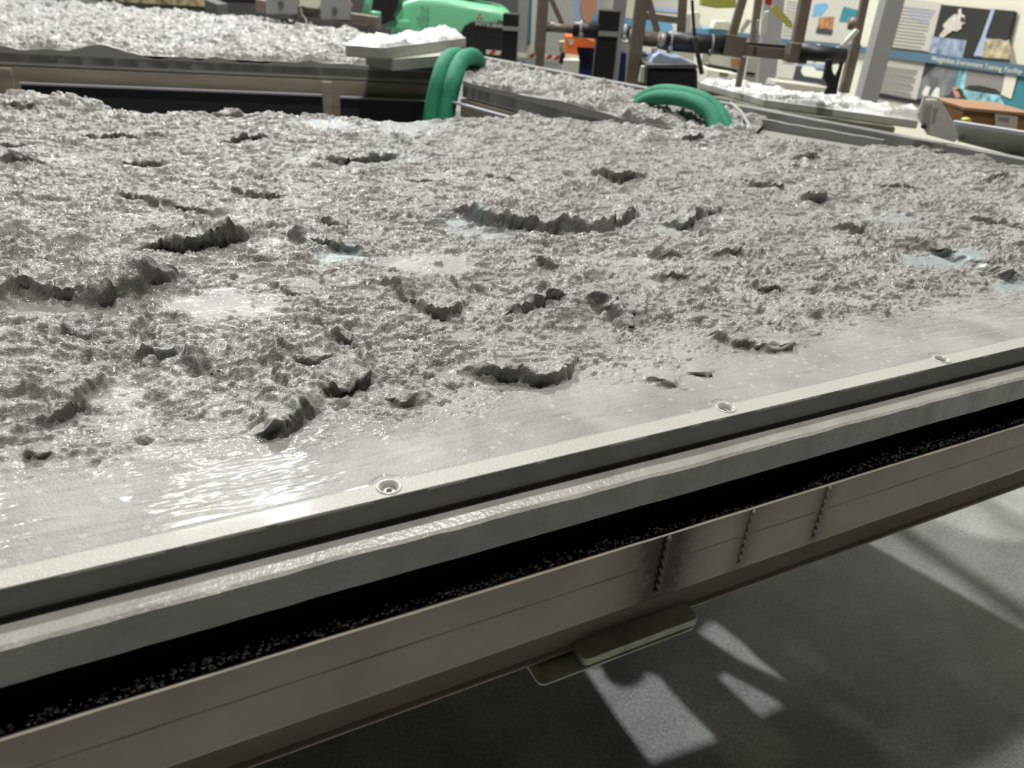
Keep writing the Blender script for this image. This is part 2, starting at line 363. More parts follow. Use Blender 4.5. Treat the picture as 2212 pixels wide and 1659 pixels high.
LEDGES = [  # foot line in the photo (left to right), height, run behind, cavity in front
    ([(-60, 640), (0, 645), (60, 643), (110, 648), (170, 655), (230, 658), (290, 640), (330, 628), (395, 612), (420, 592)], .028, .12, .004),
    ([(280, 532), (330, 527), (420, 523), (480, 515), (530, 508), (560, 495)], .030, .07, .022),
    ([(225, 405), (300, 418), (360, 435), (420, 450), (480, 462)], .014, .06, .005),
    ([(685, 470), (740, 492), (770, 486)], .016, .05, .018),
    ([(590, 495), (640, 515), (700, 530), (760, 542), (805, 548)], .017, .05, .006),
    ([(950, 462), (1000, 468), (1060, 488), (1130, 495), (1220, 492), (1260, 503), (1310, 507), (1350, 475), (1390, 452)], .030, .10, .006),
    ([(1395, 478), (1450, 487), (1490, 492), (1530, 465), (1570, 448)], .020, .07, .006),
    ([(1245, 366), (1290, 385), (1340, 390), (1410, 384)], .022, .07, .010),
    ([(245, 357), (300, 353), (360, 350)], .020, .06, .016),
    ([(665, 342), (740, 353), (800, 346), (880, 336)], .018, .07, .010),
    ([(445, 302), (500, 314), (560, 309), (590, 300)], .020, .07, .010),
    ([(455, 259), (500, 260), (535, 255)], .018, .05, .012),
    ([(1030, 378), (1070, 384), (1120, 382)], .016, .05, .008),
    ([(560, 598), (600, 620), (640, 636), (700, 640)], .015, .04, .003),
    ([(790, 605), (850, 630), (880, 650), (930, 668), (990, 666), (1020, 645), (1050, 640)], .016, .05, .005),
    ([(1075, 682), (1130, 668), (1180, 648), (1235, 634)], .016, .04, .008),
    ([(1238, 640), (1290, 650), (1325, 675), (1352, 708)], .016, .03, .014),
    ([(960, 790), (1040, 798), (1100, 803), (1160, 817), (1222, 806), (1245, 770), (1262, 745)], .018, .06, .006),
    ([(535, 925), (570, 932), (610, 920), (640, 893), (690, 852)], .026, .07, .010),
    ([(690, 848), (715, 838), (770, 815), (815, 795)], .018, .05, .016),
    ([(40, 898), (110, 908), (160, 882), (200, 842), (250, 812)], .018, .05, .005),
    ([(275, 762), (330, 776), (380, 762), (400, 738)], .015, .03, .005),
    ([(385, 782), (430, 792), (450, 778)], .012, .02, .004),
    ([(705, 722), (740, 730), (770, 722)], .014, .03, .012),
    ([(1375, 800), (1440, 822), (1500, 838)], .007, .03, .005),
    ([(1480, 795), (1520, 803), (1550, 792)], .010, .03, .006),
    ([(1490, 705), (1580, 735), (1640, 748), (1705, 738)], .013, .05, .003),
    ([(1640, 745), (1690, 750), (1730, 738)], .010, .03, .003),
    ([(1715, 424), (1750, 432), (1795, 430)], .022, .05, .016),
    ([(1700, 405), (1640, 400)][::-1], .012, .05, .004),
    ([(1780, 488), (1850, 500), (1880, 480)], .018, .06, .005),
    ([(1960, 522), (2050, 543), (2130, 580), (2230, 612)], .018, .07, .012),
    ([(2075, 463), (2150, 476), (2220, 492)], .016, .06, .006),
    ([(2080, 368), (2140, 388), (2190, 380)], .018, .06, .008),
    ([(-20, 352), (60, 360), (110, 350)], .018, .06, .010),
    ([(-20, 312), (40, 320), (90, 312)], .014, .06, .006),
    ([(140, 292), (210, 300), (330, 296)], .010, .06, .005),
    ([(0, 245), (60, 252), (110, 246)], .015, .06, .006),
    ([(1440, 300), (1480, 306), (1530, 300)], .014, .06, .006),
    ([(1680, 330), (1730, 345), (1790, 338)], .015, .07, .006),
    ([(1650, 330), (1700, 360), (1740, 352)], .012, .07, .004),
    ([(1550, 380), (1620, 402), (1680, 398)], .012, .07, .004),
    ([(1130, 572), (1180, 582), (1225, 578)], .010, .03, .004),
    ([(820, 850), (870, 862), (920, 850)], .008, .03, .004),
    ([(30, 975), (80, 985), (125, 975)], .008, .02, .004),
    ([(110, 705), (160, 720), (200, 745)], .008, .03, .005),
    ([(480, 415), (560, 425), (640, 418)], .010, .05, .004),
    ([(620, 770), (680, 775), (740, 768)], .010, .04, .004),
    ([(1390, 590), (1440, 600), (1500, 596)], .008, .03, .003),
    ([(1580, 605), (1650, 625), (1710, 620)], .010, .04, .003),
    ([(1740, 585), (1800, 600), (1860, 600)], .009, .04, .003),
    ([(1500, 560), (1560, 560), (1620, 552)], .010, .04, .003),
    ([(1380, 545), (1430, 560), (1480, 556)], .010, .04, .003),
    ([(850, 385), (920, 392), (980, 380)], .010, .06, .003),
    ([(360, 300), (300, 290)][::-1], .010, .05, .003),
    ([(1880, 400), (1940, 410), (2000, 402)], .012, .06, .004),
    ([(1960, 320), (2020, 332), (2060, 325)], .012, .06, .004),
]
LUMPS = [(322, 792, .011, .014), (282, 668, .007, .008), (948, 572, .007, .008), (1756, 676, .014, .016), (1912, 668, .013, .014),
         (420, 768, .014, .012), (1228, 372, .020, .016), (600, 792, .008, .008), (1470, 812, .010, .006), (130, 520, .10, .030),
         (60, 480, .12, .020), (200, 590, .06, .015), (1150, 430, .09, .018), (1210, 455, .05, .014), (940, 620, .05, .004),
         (640, 860, .04, .012), (900, 845, .02, .008), (1390, 300, .10, .022), (1330, 250, .17, .050), (100, 232, .26, .048),
         (570, 240, .14, .014), (1980, 420, .15, .010), (1640, 300, .12, .012), (1090, 470, .012, .010), (1290, 600, .006, .006),
         (700, 600, .006, .007), (1530, 690, .008, .008), (1600, 650, .007, .007), (70, 835, .012, .010), (470, 800, .008, .008),
         (1035, 775, .04, .006), (800, 330, .1, .012), (1350, 410, .02, .016), (1395, 440, .012, .012), (860, 470, .03, .01)]
SMOOTH = [  # centre px, half sizes px, amount, blue
    (470, 650, 150, 28, 1.0, 0), (150, 665, 160, 12, .8, 0), (945, 570, 95, 25, .9, 0), (1500, 740, 90, 30, .7, 0), (1300, 690, 42, 40, .8, 0),
    (1180, 850, 130, 28, .8, .1), (260, 870, 75, 45, .8, 0), (1000, 480, 55, 10, 1, .8), (735, 548, 55, 12, 1, .9), (2050, 550, 110, 14, 1, .9),
    (2190, 610, 50, 12, 1, .9), (1440, 498, 60, 10, .9, .5), (1110, 505, 120, 8, 1, .6), (880, 275, 90, 14, .8, .3), (700, 272, 60, 8, .9, .8),
    (860, 340, 60, 10, .7, .5), (1930, 470, 60, 10, .9, .7), (650, 340, 40, 10, .5, .3), (620, 520, 70, 12, .8, .1), (420, 970, 180, 30, .8, 0),
    (620, 1000, 150, 25, .6, 0), (370, 760, 30, 10, .7, .6), (1760, 640, 100, 14, .6, 0), (1340, 560, 100, 10, .5, .1), (560, 470, 60, 10, .5, 0),
    (1000, 720, 30, 10, .5, 0), (160, 790, 40, 15, .5, 0), (100, 345, 90, 6, .8, .3), (2100, 640, 80, 10, .7, .2), (1600, 600, 60, 8, .5, 0)]
VF = [(-1.3, 2.66), (-0.65, 2.46), (0.25, 2.17), (0.62, 2.03), (0.95, 2.06), (1.25, 2.05), (1.45, 1.93), (1.70, 1.60), (2.2, 1.42), (2.65, 1.13), (3.4, 0.7)]

def cast_height(uu, vv, seed=0.0):
    """Relief of rough hand-trowelled casting compound, metres, for any place on a panel."""
    wx = fbm(uu * 6 + seed, vv * 6, 2, off=3.1) * 0.05; wy = fbm(uu * 6, vv * 6 + seed, 2, off=8.7) * 0.05
    x = uu + wx; y = vv + wy
    macro = fbm(x * 2.2, y * 2.2, 2, off=1 + seed) * 0.014
    t1 = fbm(x * 5.0, y * 6.5, 3, off=11 + seed)
    terr = (sstep(-0.02, 0.03, t1 - 0.05) * 0.0075 + sstep(0.0, 0.04, t1 - 0.30) * 0.0075 - sstep(0.0, 0.03, -t1 - 0.28) * 0.007)
    t2 = fbm(x * 17, y * 22, 3, off=23 + seed); terr2 = sstep(-0.01, 0.05, t2 - 0.10) * 0.0042 + sstep(0, .05, t2 - .34) * .004 - sstep(0.0, 0.05, -t2 - 0.28) * 0.005
    rg = sstep(-0.45, 0.35, fbm(x * 3.3, y * 3.3, 3, off=37 + seed))
    wx2 = fbm(uu * 60, vv * 60, 2, off=50) * 0.008; wy2 = fbm(uu * 60, vv * 60, 2, off=60) * 0.008
    wx2 = wx2 + fbm(uu * 130, vv * 130, 1, off=150) * 0.003
    a1 = 0.55 + 0.9 * sstep(-.3, .3, fbm(uu * 14, vv * 16, 2, off=140))
    stp = ridged((uu + wx2) * 42, (vv + wy2) * 50, 2, 0.6, off=70 + seed) * 0.0014
    stp2 = ridged((uu - wx2) * 88, (vv + wy2) * 104, 2, 0.6, off=90) * 0.0014
    pk = fbm((uu + wx2) * 70, (vv + wy2) * 84, 2, off=101); spikes = (np.maximum(pk - 0.1, 0) * 0.0095 - np.maximum(-pk - 0.12, 0) * 0.0165) * a1
    return macro, terr, terr2, rg, stp + stp2 + spikes

def build_panel_a():
    root = thing('cast_panel', 'large near grey panel with wet rough lunar-like casting on top, nearest the camera', 'panel', W(0.3, 1.0, 1.42))
    us = np.concatenate([np.arange(-1.05, -0.62, 0.006), np.arange(-0.62, 1.35, 0.0021), np.arange(1.35, 2.2, 0.003), np.arange(2.2, 3.3, 0.005)])
    # row spacing grows with distance
    step = 0.0; ts = [0.0]; v = 0.0
    while v < 2.3:
        v += 0.0014 + 0.0019 * min(v / 1.2, 1.0); ts.append(v)
    ts = np.array(ts); ts = ts / ts[-1]
    vf = np.interp(us, [a for a, _ in VF], [b for _, b in VF]) + 0.01 * fbm(us * 7, us * 0 + 3, 3)
    uu = np.broadcast_to(us[None, :], (len(ts), len(us))).astype(np.float32).copy()
    vv = (ts[:, None] * vf[None, :]).astype(np.float32)
    macro, terr, terr2, rg, stp = cast_height(uu, vv)
    # smooth rim along the near edge
    ed = sorted([uv(*p, P) for p in [(-300, 1110), (0, 1040), (350, 1030), (620, 985), (900, 945), (1000, 930), (1150, 885), (1300, 850), (1500, 806), (1700, 760), (1860, 720), (2000, 702), (2212, 668), (2500, 600)]])
    edge = np.interp(uu[0], [a for a, _ in ed], [b for _, b in ed])[None, :] - 0.02 + 0.022 * fbm(uu * 9, vv * 6, 2) + 0.03 * fbm(uu * 26, vv * 16, 3)
    R = sstep(0, 0.045, vv - edge) * (0.25 + .75 * sstep(0.0, 0.13, vv - edge)) 
    sm = 1 - R; blue = np.zeros_like(R)
    for (px, py, rx, ry, am, b) in SMOOTH:
        c = uv(px, py); a1 = uv(px + rx, py); a2 = uv(px, py - ry)
        J = np.array([[a1[0] - c[0], a2[0] - c[0]], [a1[1] - c[1], a2[1] - c[1]]]); Ji = np.linalg.inv(J)
        du = uu - c[0]; dv = vv - c[1]
        rr = np.sqrt((Ji[0, 0] * du + Ji[0, 1] * dv) ** 2 + (Ji[1, 0] * du + Ji[1, 1] * dv) ** 2)
        near = rr < 2
        k = np.zeros_like(rr); k[near] = sstep(1.35, 0.55, rr[near] + fbm(uu[near] * 22, vv[near] * 22, 3) * 0.75) * am * 0.92
        sm = np.maximum(sm, k); blue = np.maximum(blue, k * b)
    rough = (1 - sm)
    amp = (0.28 + 0.98 * rg) * (rough * 0.93 + 0.07 * R)
    # hidden calm areas where compound lies thin
    thin = sstep(0.25, -0.15, fbm(uu * 9.1, vv * 8.2, 3, off=77)) * 0.9
    h = macro * R * sstep(0, 0.4, vv) + (terr * 0.9 + terr2) * rough * sstep(0.05, 0.3, vv) + stp * amp * (1 - thin * 0.7) * (1 - .3 * sstep(.6, 1.6, vv))
    wob = fbm(uu * 30, vv * 36, 4, off=5, gain=.5) * 0.034
    lh = np.zeros_like(h); off = np.zeros_like(h)
    for pts, hg, D, cav in LEDGES: ledge(lh, off, uu, vv, wob, pts, hg, D, cav)
    for (px, py, r, hg) in LUMPS:
        c = uv(px, py); m = (abs(uu - c[0]) < 2 * r) & (abs(vv - c[1]) < 2 * r)
        d = np.hypot(uu[m] - c[0], vv[m] - c[1]) + (wob[m] * 0.3 if r < .03 else wob[m])
        lh[m] += hg * sstep(r * 1.2, r * (0.55 if r < .03 else 0.1), d)
    pit = fbm(uu * 34, vv * 42, 3, off=310); h -= np.maximum(pit - 0.36, 0) * 0.045 * rough * R
    clod = fbm(uu * 26 + 3, vv * 30, 3, off=330); h += sstep(0.26, 0.34, clod) * 0.0028 * rough * R
    h += fbm(uu * 18 + vv * 6, vv * 70, 3, off=350) * 0.0011 * sstep(0.03, 0.06, vv)
    h += lh * sstep(0.0, 0.05, R + 0.2 * (vv > 0.12))
    h = np.where(vv < 0.03, 0, h) + 0.0006 * fbm(uu * 12, vv * 40, 2) * sstep(0.028, 0.05, vv)
    h += 0.0010 * sstep(0.026, 0.0285, vv)                                  # the rim band ends in a fine step
    h += 0.0009 * (1 - R) * sstep(0.03, 0.05, vv) * ridged(uu * 5, vv * 55 + uu * 4, 2, off=4) * .6    # trowel drags
    h += 0.014 * sstep(0.22, 0.0, vf[None, :] - vv) * (uu < 1.9)
    for px, py in BOLTS:
        c = uv(px, py, P); d = np.hypot(uu - c[0], vv - c[1]); h = np.where(d < 0.0105, -0.012, np.where(d < 0.02, 0, h))
    X3 = A0[None, None, :] * [1, 1, 0] + uu[..., None] * U - (vv - np.minimum(off, .022) * (vv > .06))[..., None] * N
    X3[..., 2] = P + h
    skirt = X3[-1:].copy(); skirt[..., 2] = P - 0.03
    front = X3[:1].copy(); front[..., 2] = P - 0.004
    X3 = np.concatenate([front, X3, skirt], 0)
    sm2 = np.concatenate([sm[:1], sm, sm[-1:]], 0); bl2 = np.concatenate([blue[:1], blue, blue[-1:]], 0)
    bnd = 0.8 * sstep(0.029, 0.027, np.concatenate([vv[:1], vv, vv[-1:]], 0))
    grid_mesh('cast_surface', X3, M['cast'], root, {'smoothness': sm2, 'blue': bl2, 'band': bnd})
    return root, us, vf
BOLTS = [(840, 1050), (1568, 879), (2035, 775)]

def strip(name, prof, u0, u1, du, m, parent, amps=None, seed=0.0, attr=None, smooth=True):
    """Extrude an (offset, z) profile along the near edge; amps = waviness per profile point."""
    us = np.arange(u0, u1, du); n = len(prof)
    X3 = np.zeros((n, len(us), 3))
    for i, (o, z) in enumerate(prof):
        a = amps[i] if amps else 0
        w1 = a * fbm(us * 9, us * 0 + seed + i * 0.15, 4) + a * 0.9 * perlin(us * 2.3, us * 0 + seed)
        w2 = a * fbm(us * 11, us * 0 + seed + 40 + i * 0.15, 4)
        X3[i] = A0 * [1, 1, 0] + us[:, None] * U + (o + w2)[:, None] * N if a else A0 * [1, 1, 0] + us[:, None] * U + o * N
        X3[i, :, 2] = z + (w1 if a else 0)
    o = grid_mesh(name, X3[::-1], m, parent, attr(us, prof) if attr else None)
    if not smooth:
        me = o.data; me.polygons.foreach_set('use_smooth', np.zeros(len(me.polygons), dtype=bool))
    return o

root_a, us_a, vf_a = build_panel_a()
def slab_under():                          # backing body of the panel under the casting, so it has real thickness
    poly = [W(-1.05, 0.0, P - .03), W(3.3, 0.0, P - .03)] + [W(a, b - 0.01, P - .03) for a, b in VF[::-1] if -1.06 < a < 3.3] + [W(-1.05, 2.55, P - .03)]
    return MB().prism(poly, (0, 0, .018))
obj('face_plate', slab_under(), M['plate'], root_a)
strip('plate_edge', [(-0.004, P - 0.0005), (0, P - 0.001), (0, P - 0.029), (-0.004, P - 0.030), (-0.02, P - 0.0305)], -1.05, 3.3, 0.004, M['plate'], root_a, [0, .0002, .0002, 0, 0], smooth=False)
strip('backing_plate', [(-0.03, P - .040), (0.004, P - .040), (0.008, P - .0365), (0.026, P - .0395), (0.030, P - .0425), (0.0305, P - .083), (0.029, P - .084), (-0.05, P - .084)],
      -1.05, 3.3, 0.004, M['ledge'], root_a, [0, 0, .0008, .0016, .0022, .0010, .0010, 0], seed=2.2, smooth=False)
strip('gap_gasket', [(-0.006, P - .030), (-0.006, P - .0415)], -1.05, 3.3, 0.05, M['dgrey'], root_a)
poly = [W(-1.05, 0.0, P - .144), W(3.3, 0.0, P - .144)] + [W(a, b - 0.30, P - .144) for a, b in VF[::-1] if -1.06 < a < 3.3] + [W(-1.05, 2.3, P - .144)]
obj('foam_core', MB().prism(poly, (0, 0, .06)), M['foam'], root_a)

for k, (px, py) in enumerate(BOLTS):
    c = at(px, py, P + 0.001); t = MB(); n = 28
    def ring(r, z): return [c + r * (math.cos(a) * U + math.sin(a) * N) + np.array([0, 0, z]) for a in [2 * math.pi * i / n for i in range(n)]]
    rr = [ring(0.0145, -0.0008), ring(0.0135, 0.0004), ring(0.0112, 0.0), ring(0.0075, -0.007), ring(0.0075, -0.011)]
    t.add(sum(rr, []), [(j * n + i, j * n + (i + 1) % n, (j + 1) * n + (i + 1) % n, (j + 1) * n + i) for j in range(4) for i in range(n)])
    bh = obj('countersink', t, M['rim'], root_a, smooth=True)
    t2 = MB(); hb = [c + 0.0073 * (math.cos(a) * U + math.sin(a) * N) + np.array([0, 0, -.0065]) for a in [2 * math.pi * i / 20 for i in range(20)]]
    hx = [c + 0.0036 * (math.cos(a) * U + math.sin(a) * N) + np.array([0, 0, -.0063]) for a in [2 * math.pi * i / 6 for i in range(6)]]
    t2.prism([p - np.array([0, 0, .003]) for p in hb], (0, 0, .003))
    if k < 2:
        obj('screw', t2, M['bolt'], bh, smooth=False); t3 = MB(); t3.prism(hx, (0, 0, .0002)); obj('hex_socket', t3, M['dark'], bh)
    else:
        t2 = MB(); t2.prism([p - np.array([0, 0, .006]) for p in hb], (0, 0, .001)); obj('hole_bottom', t2, M['dark'], bh)

# ============================================================ the steel frame under it
frame = thing('welded_frame', 'bare steel channel frame with weld beads under the near grey panel', 'frame', W(0.3, 0.3, 1.25))
ZT = zo(1100, 1259, .03); ZG = zo(1100, 1322, .03); ZB = zo(1100, 1392, .03); ZL = zo(1100, 1443, -.025)
WELD = [float(((at(1440, 1170, 1.34) - A0) @ U)), float(((at(1618, 1110, 1.34) - A0) @ U)), float(((at(1783, 1060, 1.34) - A0) @ U))]
zs = np.concatenate([[ZT], np.linspace(ZT - .0012, ZG + .003, 14), np.linspace(ZG + .002, ZG - .002, 7), np.linspace(ZG - .003, ZB, 14)])
prof = [(0.0262, ZT - .01), (0.0264, ZT), (0.0280, ZT)] + [(0.030, z) for z in zs[1:]] + [(0.030 - .022 * (1 - math.cos(a)), ZB - .022 * math.sin(a)) for a in np.linspace(0.2, 1.57, 7)] + [(-0.03, ZB - .022)]
def fattr(us, prof):
    z = np.array([p[1] for p in prof])[:, None] + 0 * us[None, :]; u = us[None, :] + 0 * z
    gap = np.ones_like(u); heat = np.zeros_like(u)
    for w, s in zip(WELD, (.055, .022, .018)):
        d = u - w - (z - ZG) * 0.0
        gap *= sstep(s * .6, s * .9, np.abs(d)); heat = np.maximum(heat, np.exp(-(np.abs(d) / s) ** 2) * (1.3 if s > .05 else .5))
    line = np.exp(-((z - ZG - .0008 * perlin(u * 20, u * 0)) / .0016) ** 2) * (0.55 + .45 * sstep(-.3, .3, perlin(u * 9, u * 0 + 3))) * gap
    return {'scribe': line[::-1].copy() * 0.8, 'burn': heat[::-1].copy() * 0.95}
strip('channel', prof, -1.2, 3.6, 0.004, M['frame'], frame, None, attr=fattr)
strip('top_edge', [(0.0285, ZT - .0002), (0.0306, ZT + .0001), (0.0309, ZT - .0022)], -1.2, 3.6, .01, mat('edge_highlight', (0.8, 0.74, 0.6), 0.3), frame, [.0004, .0004, .0004])  # pale strip paints in the glint along the channel's top edge
strip('lower_rail', [(-0.03, ZB - .018), (-0.022, ZB - .022), (-0.022, ZL + .006), (-0.016, ZL + .005), (-0.014, ZL + .002), (-0.018, ZL), (-0.08, ZL)], -1.2, 3.6, 0.02, M['frame'], frame)
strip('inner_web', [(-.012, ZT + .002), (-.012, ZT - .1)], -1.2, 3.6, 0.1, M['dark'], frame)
for w, big in zip(WELD, (1, 0, 0)):
    t = MB(); path = []; rs = []
    n = 26
    for i in range(n):
        z = ZT - .003 + (ZB - ZT + .006) * i / (n - 1)
        path.append(W(w, -0.0305, z) + U * 0.0012 * math.sin(i * 1.7)); rs.append((.0062 if big else .0046) * (1 + .25 * math.sin(i * 1.9)))
    t.tube(path, rs, 10, sq=0.6); obj('weld_bead', t, mat('weld_grey', (.30, .30, .27), .45) if not big else mat('burnt_weld', (.14, .12, .10), .4), frame, smooth=True)
# mounting foot below the frame
def rplate(c, ax, ay, L, Wd, th, r, m, name, parent):
    pts = []
    for sx, sy, a0 in ((1, 1, 0), (-1, 1, 90), (-1, -1, 180), (1, -1, 270)):
        for k in range(6):
            a = math.radians(a0 + 18 * k); pts.append(np.array(c) + ax * (sx * (L / 2 - r) + r * math.cos(a)) + ay * (sy * (Wd / 2 - r) + r * math.sin(a)))
    return obj(name, MB().prism(pts, (0, 0, th)), m, parent, bevel=.002)
zf = 1.12
fc = (at(1140, 1452, zf) + at(1480, 1330, zf)) / 2
foot = thing('foot_bracket', 'steel foot bracket with rounded corners hanging under the frame above the floor', 'bracket', fc)
Lf = abs((at(1480, 1330, zf) - at(1150, 1460, zf)) @ U)
M['foot'] = mat('olive_steel', (0.62, 0.60, 0.47), 0.35, 0.1, noise=0.3, nscale=18)
rplate(fc - N * 0.008, U, -N, Lf, .078, .006, .012, M['foot'], 'foot_plate', foot)
rplate(fc + U * .038 - N * 0.004 + np.array([0, 0, .006]), U, -N, Lf * .76, .066, .016, .010, M['foot'], 'foot_block', foot)
obj('foot_stem', MB().box(fc - N * .05 + np.array([0, 0, .05]), (Lf * .4, .04, .1), U, -N), M['steel'], foot)
# crumbs lying along the channel's top edge
rnd = random.Random(4); t = MB()
for i in range(2600):
    u = rnd.uniform(-.7, 1.6); w = 0.5 + 0.5 * math.sin(u * 9 + 1.3) * math.sin(u * 3.1); 
    if rnd.random() > 0.18 + 0.82 * w: continue
    r = rnd.uniform(.0007, .0021); o = -.026 + rnd.uniform(0, .012) * (0.3 + w) ; z = ZT + abs(rnd.gauss(0, .0042 * (0.25 + w))) * (1 if u < .5 else 1.5)
    c = W(u, o, z); t.tube([c - U * r, c, c + U * r * rnd.uniform(.5, 1.5)], [r * .5, r, r * .4], 5)
tag(obj('foam_crumbs', t, M['crumb']), 'line of grey foam crumbs on the top edge of the near steel channel', 'crumbs', kind='stuff')

# ============================================================ far panels
def far_cast(name, poly_px, z0, parent, seed, amp=1.0, nu=420, nv=260, edge_up=0.012, q=None):
    """Rough casting over a quad given by four photo corners at height z0 (near-left, near-right, far-right, far-left)."""
    q = q or [at(x, y, z0) for x, y in poly_px]
    s = np.linspace(0, 1, nu)[None, :]; t = (np.linspace(0, 1, nv) ** 1.25)[:, None]
    X3 = ((1 - s) * (1 - t))[..., None] * q[0] + (s * (1 - t))[..., None] * q[1] + (s * t)[..., None] * q[2] + ((1 - s) * t)[..., None] * q[3]
    uu = X3[..., 0].astype(np.float32); vv = X3[..., 1].astype(np.float32)
    macro, terr, terr2, rg, stp = cast_height(uu * 0.8, vv * 0.8, seed)
    pit = fbm(uu * 9, vv * 9, 3, off=seed * 5); h = (macro * 1.5 + terr * 1.6 + terr2 * 1.6 + stp * 1.2 - np.maximum(pit - .25, 0) * .10 + np.maximum(-pit - .25, 0) * .05) * amp + edge_up * amp
    m = np.minimum(np.minimum(t, 1 - t) * nv, np.minimum(s, 1 - s) * nu); h = h * sstep(0, 3, m) 
    X3[..., 2] = z0 + h
    lo = 0.030
    sk0 = X3[:1].copy(); sk0[..., 2] = z0 - lo * 0; sk1 = X3[-1:].copy(); sk1[..., 2] = z0 - lo
    X3 = np.concatenate([sk0, X3, sk1], 0)
    sm = np.zeros(X3.shape[:2]) + 0.15; bl = sstep(0.25, 0.5, -fbm(X3[..., 0] * 3, X3[..., 1] * 3, 2)) * 0.4
    return grid_mesh(name, X3, M['cast'], parent, {'smoothness': sm, 'blue': bl}), q
def skirt(pts, ztop, zbot, th=0.02, wav=0.0, seed=0):
    """Vertical band with real thickness along a polyline; the top edge may be ragged."""
    t = MB(); P3s = []
    for a, b in zip(pts[:-1], pts[1:]):
        n = max(2, int(np.linalg.norm(np.array(b) - np.array(a)) / .03))
        for i in range(n): P3s.append(np.array(a) + (np.array(b) - np.array(a)) * i / n)
    P3s.append(np.array(pts[-1])); n = len(P3s)
    d = np.array(pts[-1]) - np.array(pts[0]); d[2] = 0; d /= np.linalg.norm(d); nn = np.array([d[1], -d[0], 0])   # towards the camera
    vs = []
    for i, p in enumerate(P3s):
        w = wav * float(fbm(np.array([i * .07]), np.array([seed + .5]), 4)[0]) * 2
        f = p + nn * 0.0; b_ = p - nn * th
        vs += [(f[0], f[1], zbot), (f[0], f[1], ztop + w), (b_[0], b_[1], ztop + w), (b_[0], b_[1], zbot)]
    fs = []
    for i in range(n - 1):
        for k in range(4): fs.append((4 * i + k, 4 * i + (k + 1) % 4, 4 * (i + 1) + (k + 1) % 4, 4 * (i + 1) + k))
    fs += [(0, 3, 2, 1), (4 * n - 4, 4 * n - 3, 4 * n - 2, 4 * n - 1)]
    return t.add(vs, [f[::-1] for f in fs])

# panel across the back left
pb = thing('cast_panel', 'long rough grey cast panel across the gap, behind the near panel at the left', 'panel', at(300, 90, P))
_, qb = far_cast('cast_surface', [(-500, 82), (958, 150), (740, 62), (-400, -36)], P, pb, 5.0, 1.0, 640, 330, .014)
b0, b1 = qb[0], qb[1]
b1x = b1 + (b1 - b0) / np.linalg.norm(b1 - b0) * 0.02
obj('panel_edge', skirt([b0, b1x], P + .010, P - .075, .03, .034, 3), M['farplate'], pb)
obj('panel_body', MB().prism([p - np.array([0, 0, .06]) for p in [qb[0], qb[1], qb[2], qb[3]]], (0, 0, .04)), M['plate'], pb)
fb = thing('support_frame', 'brown steel channel frame carrying the back-left cast panel', 'frame', (b0 + b1) / 2 - [0, 0, .2])
db = (b1 - b0) / np.linalg.norm(b1 - b0); nb = np.array([db[1], -db[0], 0])
obj('channel', skirt([b0 + nb * .01, b1x + nb * .01], P - .083, P - .30, .08), M['brown'], fb)
for px in (42, 716):
    c = at(px, 190, P - .2); u = (c - b0) @ db; c = b0 + db * u
    obj('stiffener', MB().box(c + nb * .02 + [0, 0, -.20], (.05, .04, .22), db, nb), M['brown'], fb)
def zon(px, py, o0, n, off):               # height where a pixel meets a vertical plane through o0 + n*off
    r = ray(px, py); return EYE + r * (((o0 + n * off - EYE) @ n) / (r @ n))
for (xa, ya, xb, yb, lab) in [(45, 180, 696, 204.5, 'left'), (734, 207, 985, 221, 'right')]:
    pa, pc = zon(xa, ya, b0, nb, .06), zon(xb, yb, b0, nb, .06); zt = (pa[2] + pc[2]) / 2
    g = thing('dark_plate', 'dark blue-grey plate with pale top flange, the %s one below the back panel' % lab, 'plate', (pa + pc) / 2)
    pa[2] = pc[2] = zt
    obj('plate_web', bar(pa - [0, 0, .17], pc - [0, 0, .17], .012, .34), M['navy'], g)
    obj('top_flange', bar(pa + nb * .012, pc + nb * .012, .03, .009), M['pale'], g)

# panel to the right of the first sling, with its raised rim
pc_ = thing('cast_panel', 'rough grey cast panel between the two green slings, running off to the right', 'panel', at(1200, 160, P))
rz = P + .035
r0, r1 = at(1040, 121, rz), at(2600, 414, rz); dr = (r1 - r0) / np.linalg.norm(r1 - r0); nr = np.array([dr[1], -dr[0], 0])
zz = np.array([1, 1, 0]); zp = np.array([0, 0, P])
_, qc = far_cast('cast_surface', None, P, pc_, 9.0, 0.9, 420, 260, .008, [at(1000, 176, P), at(1600, 320, P), (r0 + dr * 2.1 + nr * .03) * zz + zp, (r0 + nr * .03) * zz + zp])
dc = (qc[1] - qc[0]) / np.linalg.norm(qc[1] - qc[0]); nc = np.array([dc[1], -dc[0], 0])
obj('panel_edge', skirt([qc[0], qc[1]], P + .006, P - .075, .03, .008, 8), M['farplate'], pc_)
obj('raised_rim', bar(r0 - [0, 0, .05], r1 - [0, 0, .05], .045, .10), M['rimgrey'], pc_, bevel=.006)
obj('panel_body', MB().prism([p for p in [qc[0] - [0, 0, .07], qc[0] + dc * 3.6 - [0, 0, .07], r1 - [0, 0, .105], r0 - [0, 0, .105]]], (0, 0, .05)), M['plate'], pc_)  # body of the panel; its unseen right end is added to block lamplight
fcn = thing('support_frame', 'brown steel channel under the cast panel between the green slings', 'frame', qc[0] - [0, 0, .2])
obj('channel', skirt([qc[0] + nc * .01, qc[0] + dc * 3.2 + nc * .01], P - .083, P - .22, .08), M['brown'], fcn)
p1, p2 = zon(981, 221, qc[0], nc, .05), zon(1060, 246, qc[0], nc, .05); p2[2] = p1[2]
obj('lower_flange', bar(p1, qc[0] + dc * 2 + (p1 - qc[0]) * [0, 0, 1] + nc * .05, .03, .009), M['pale'], fcn)
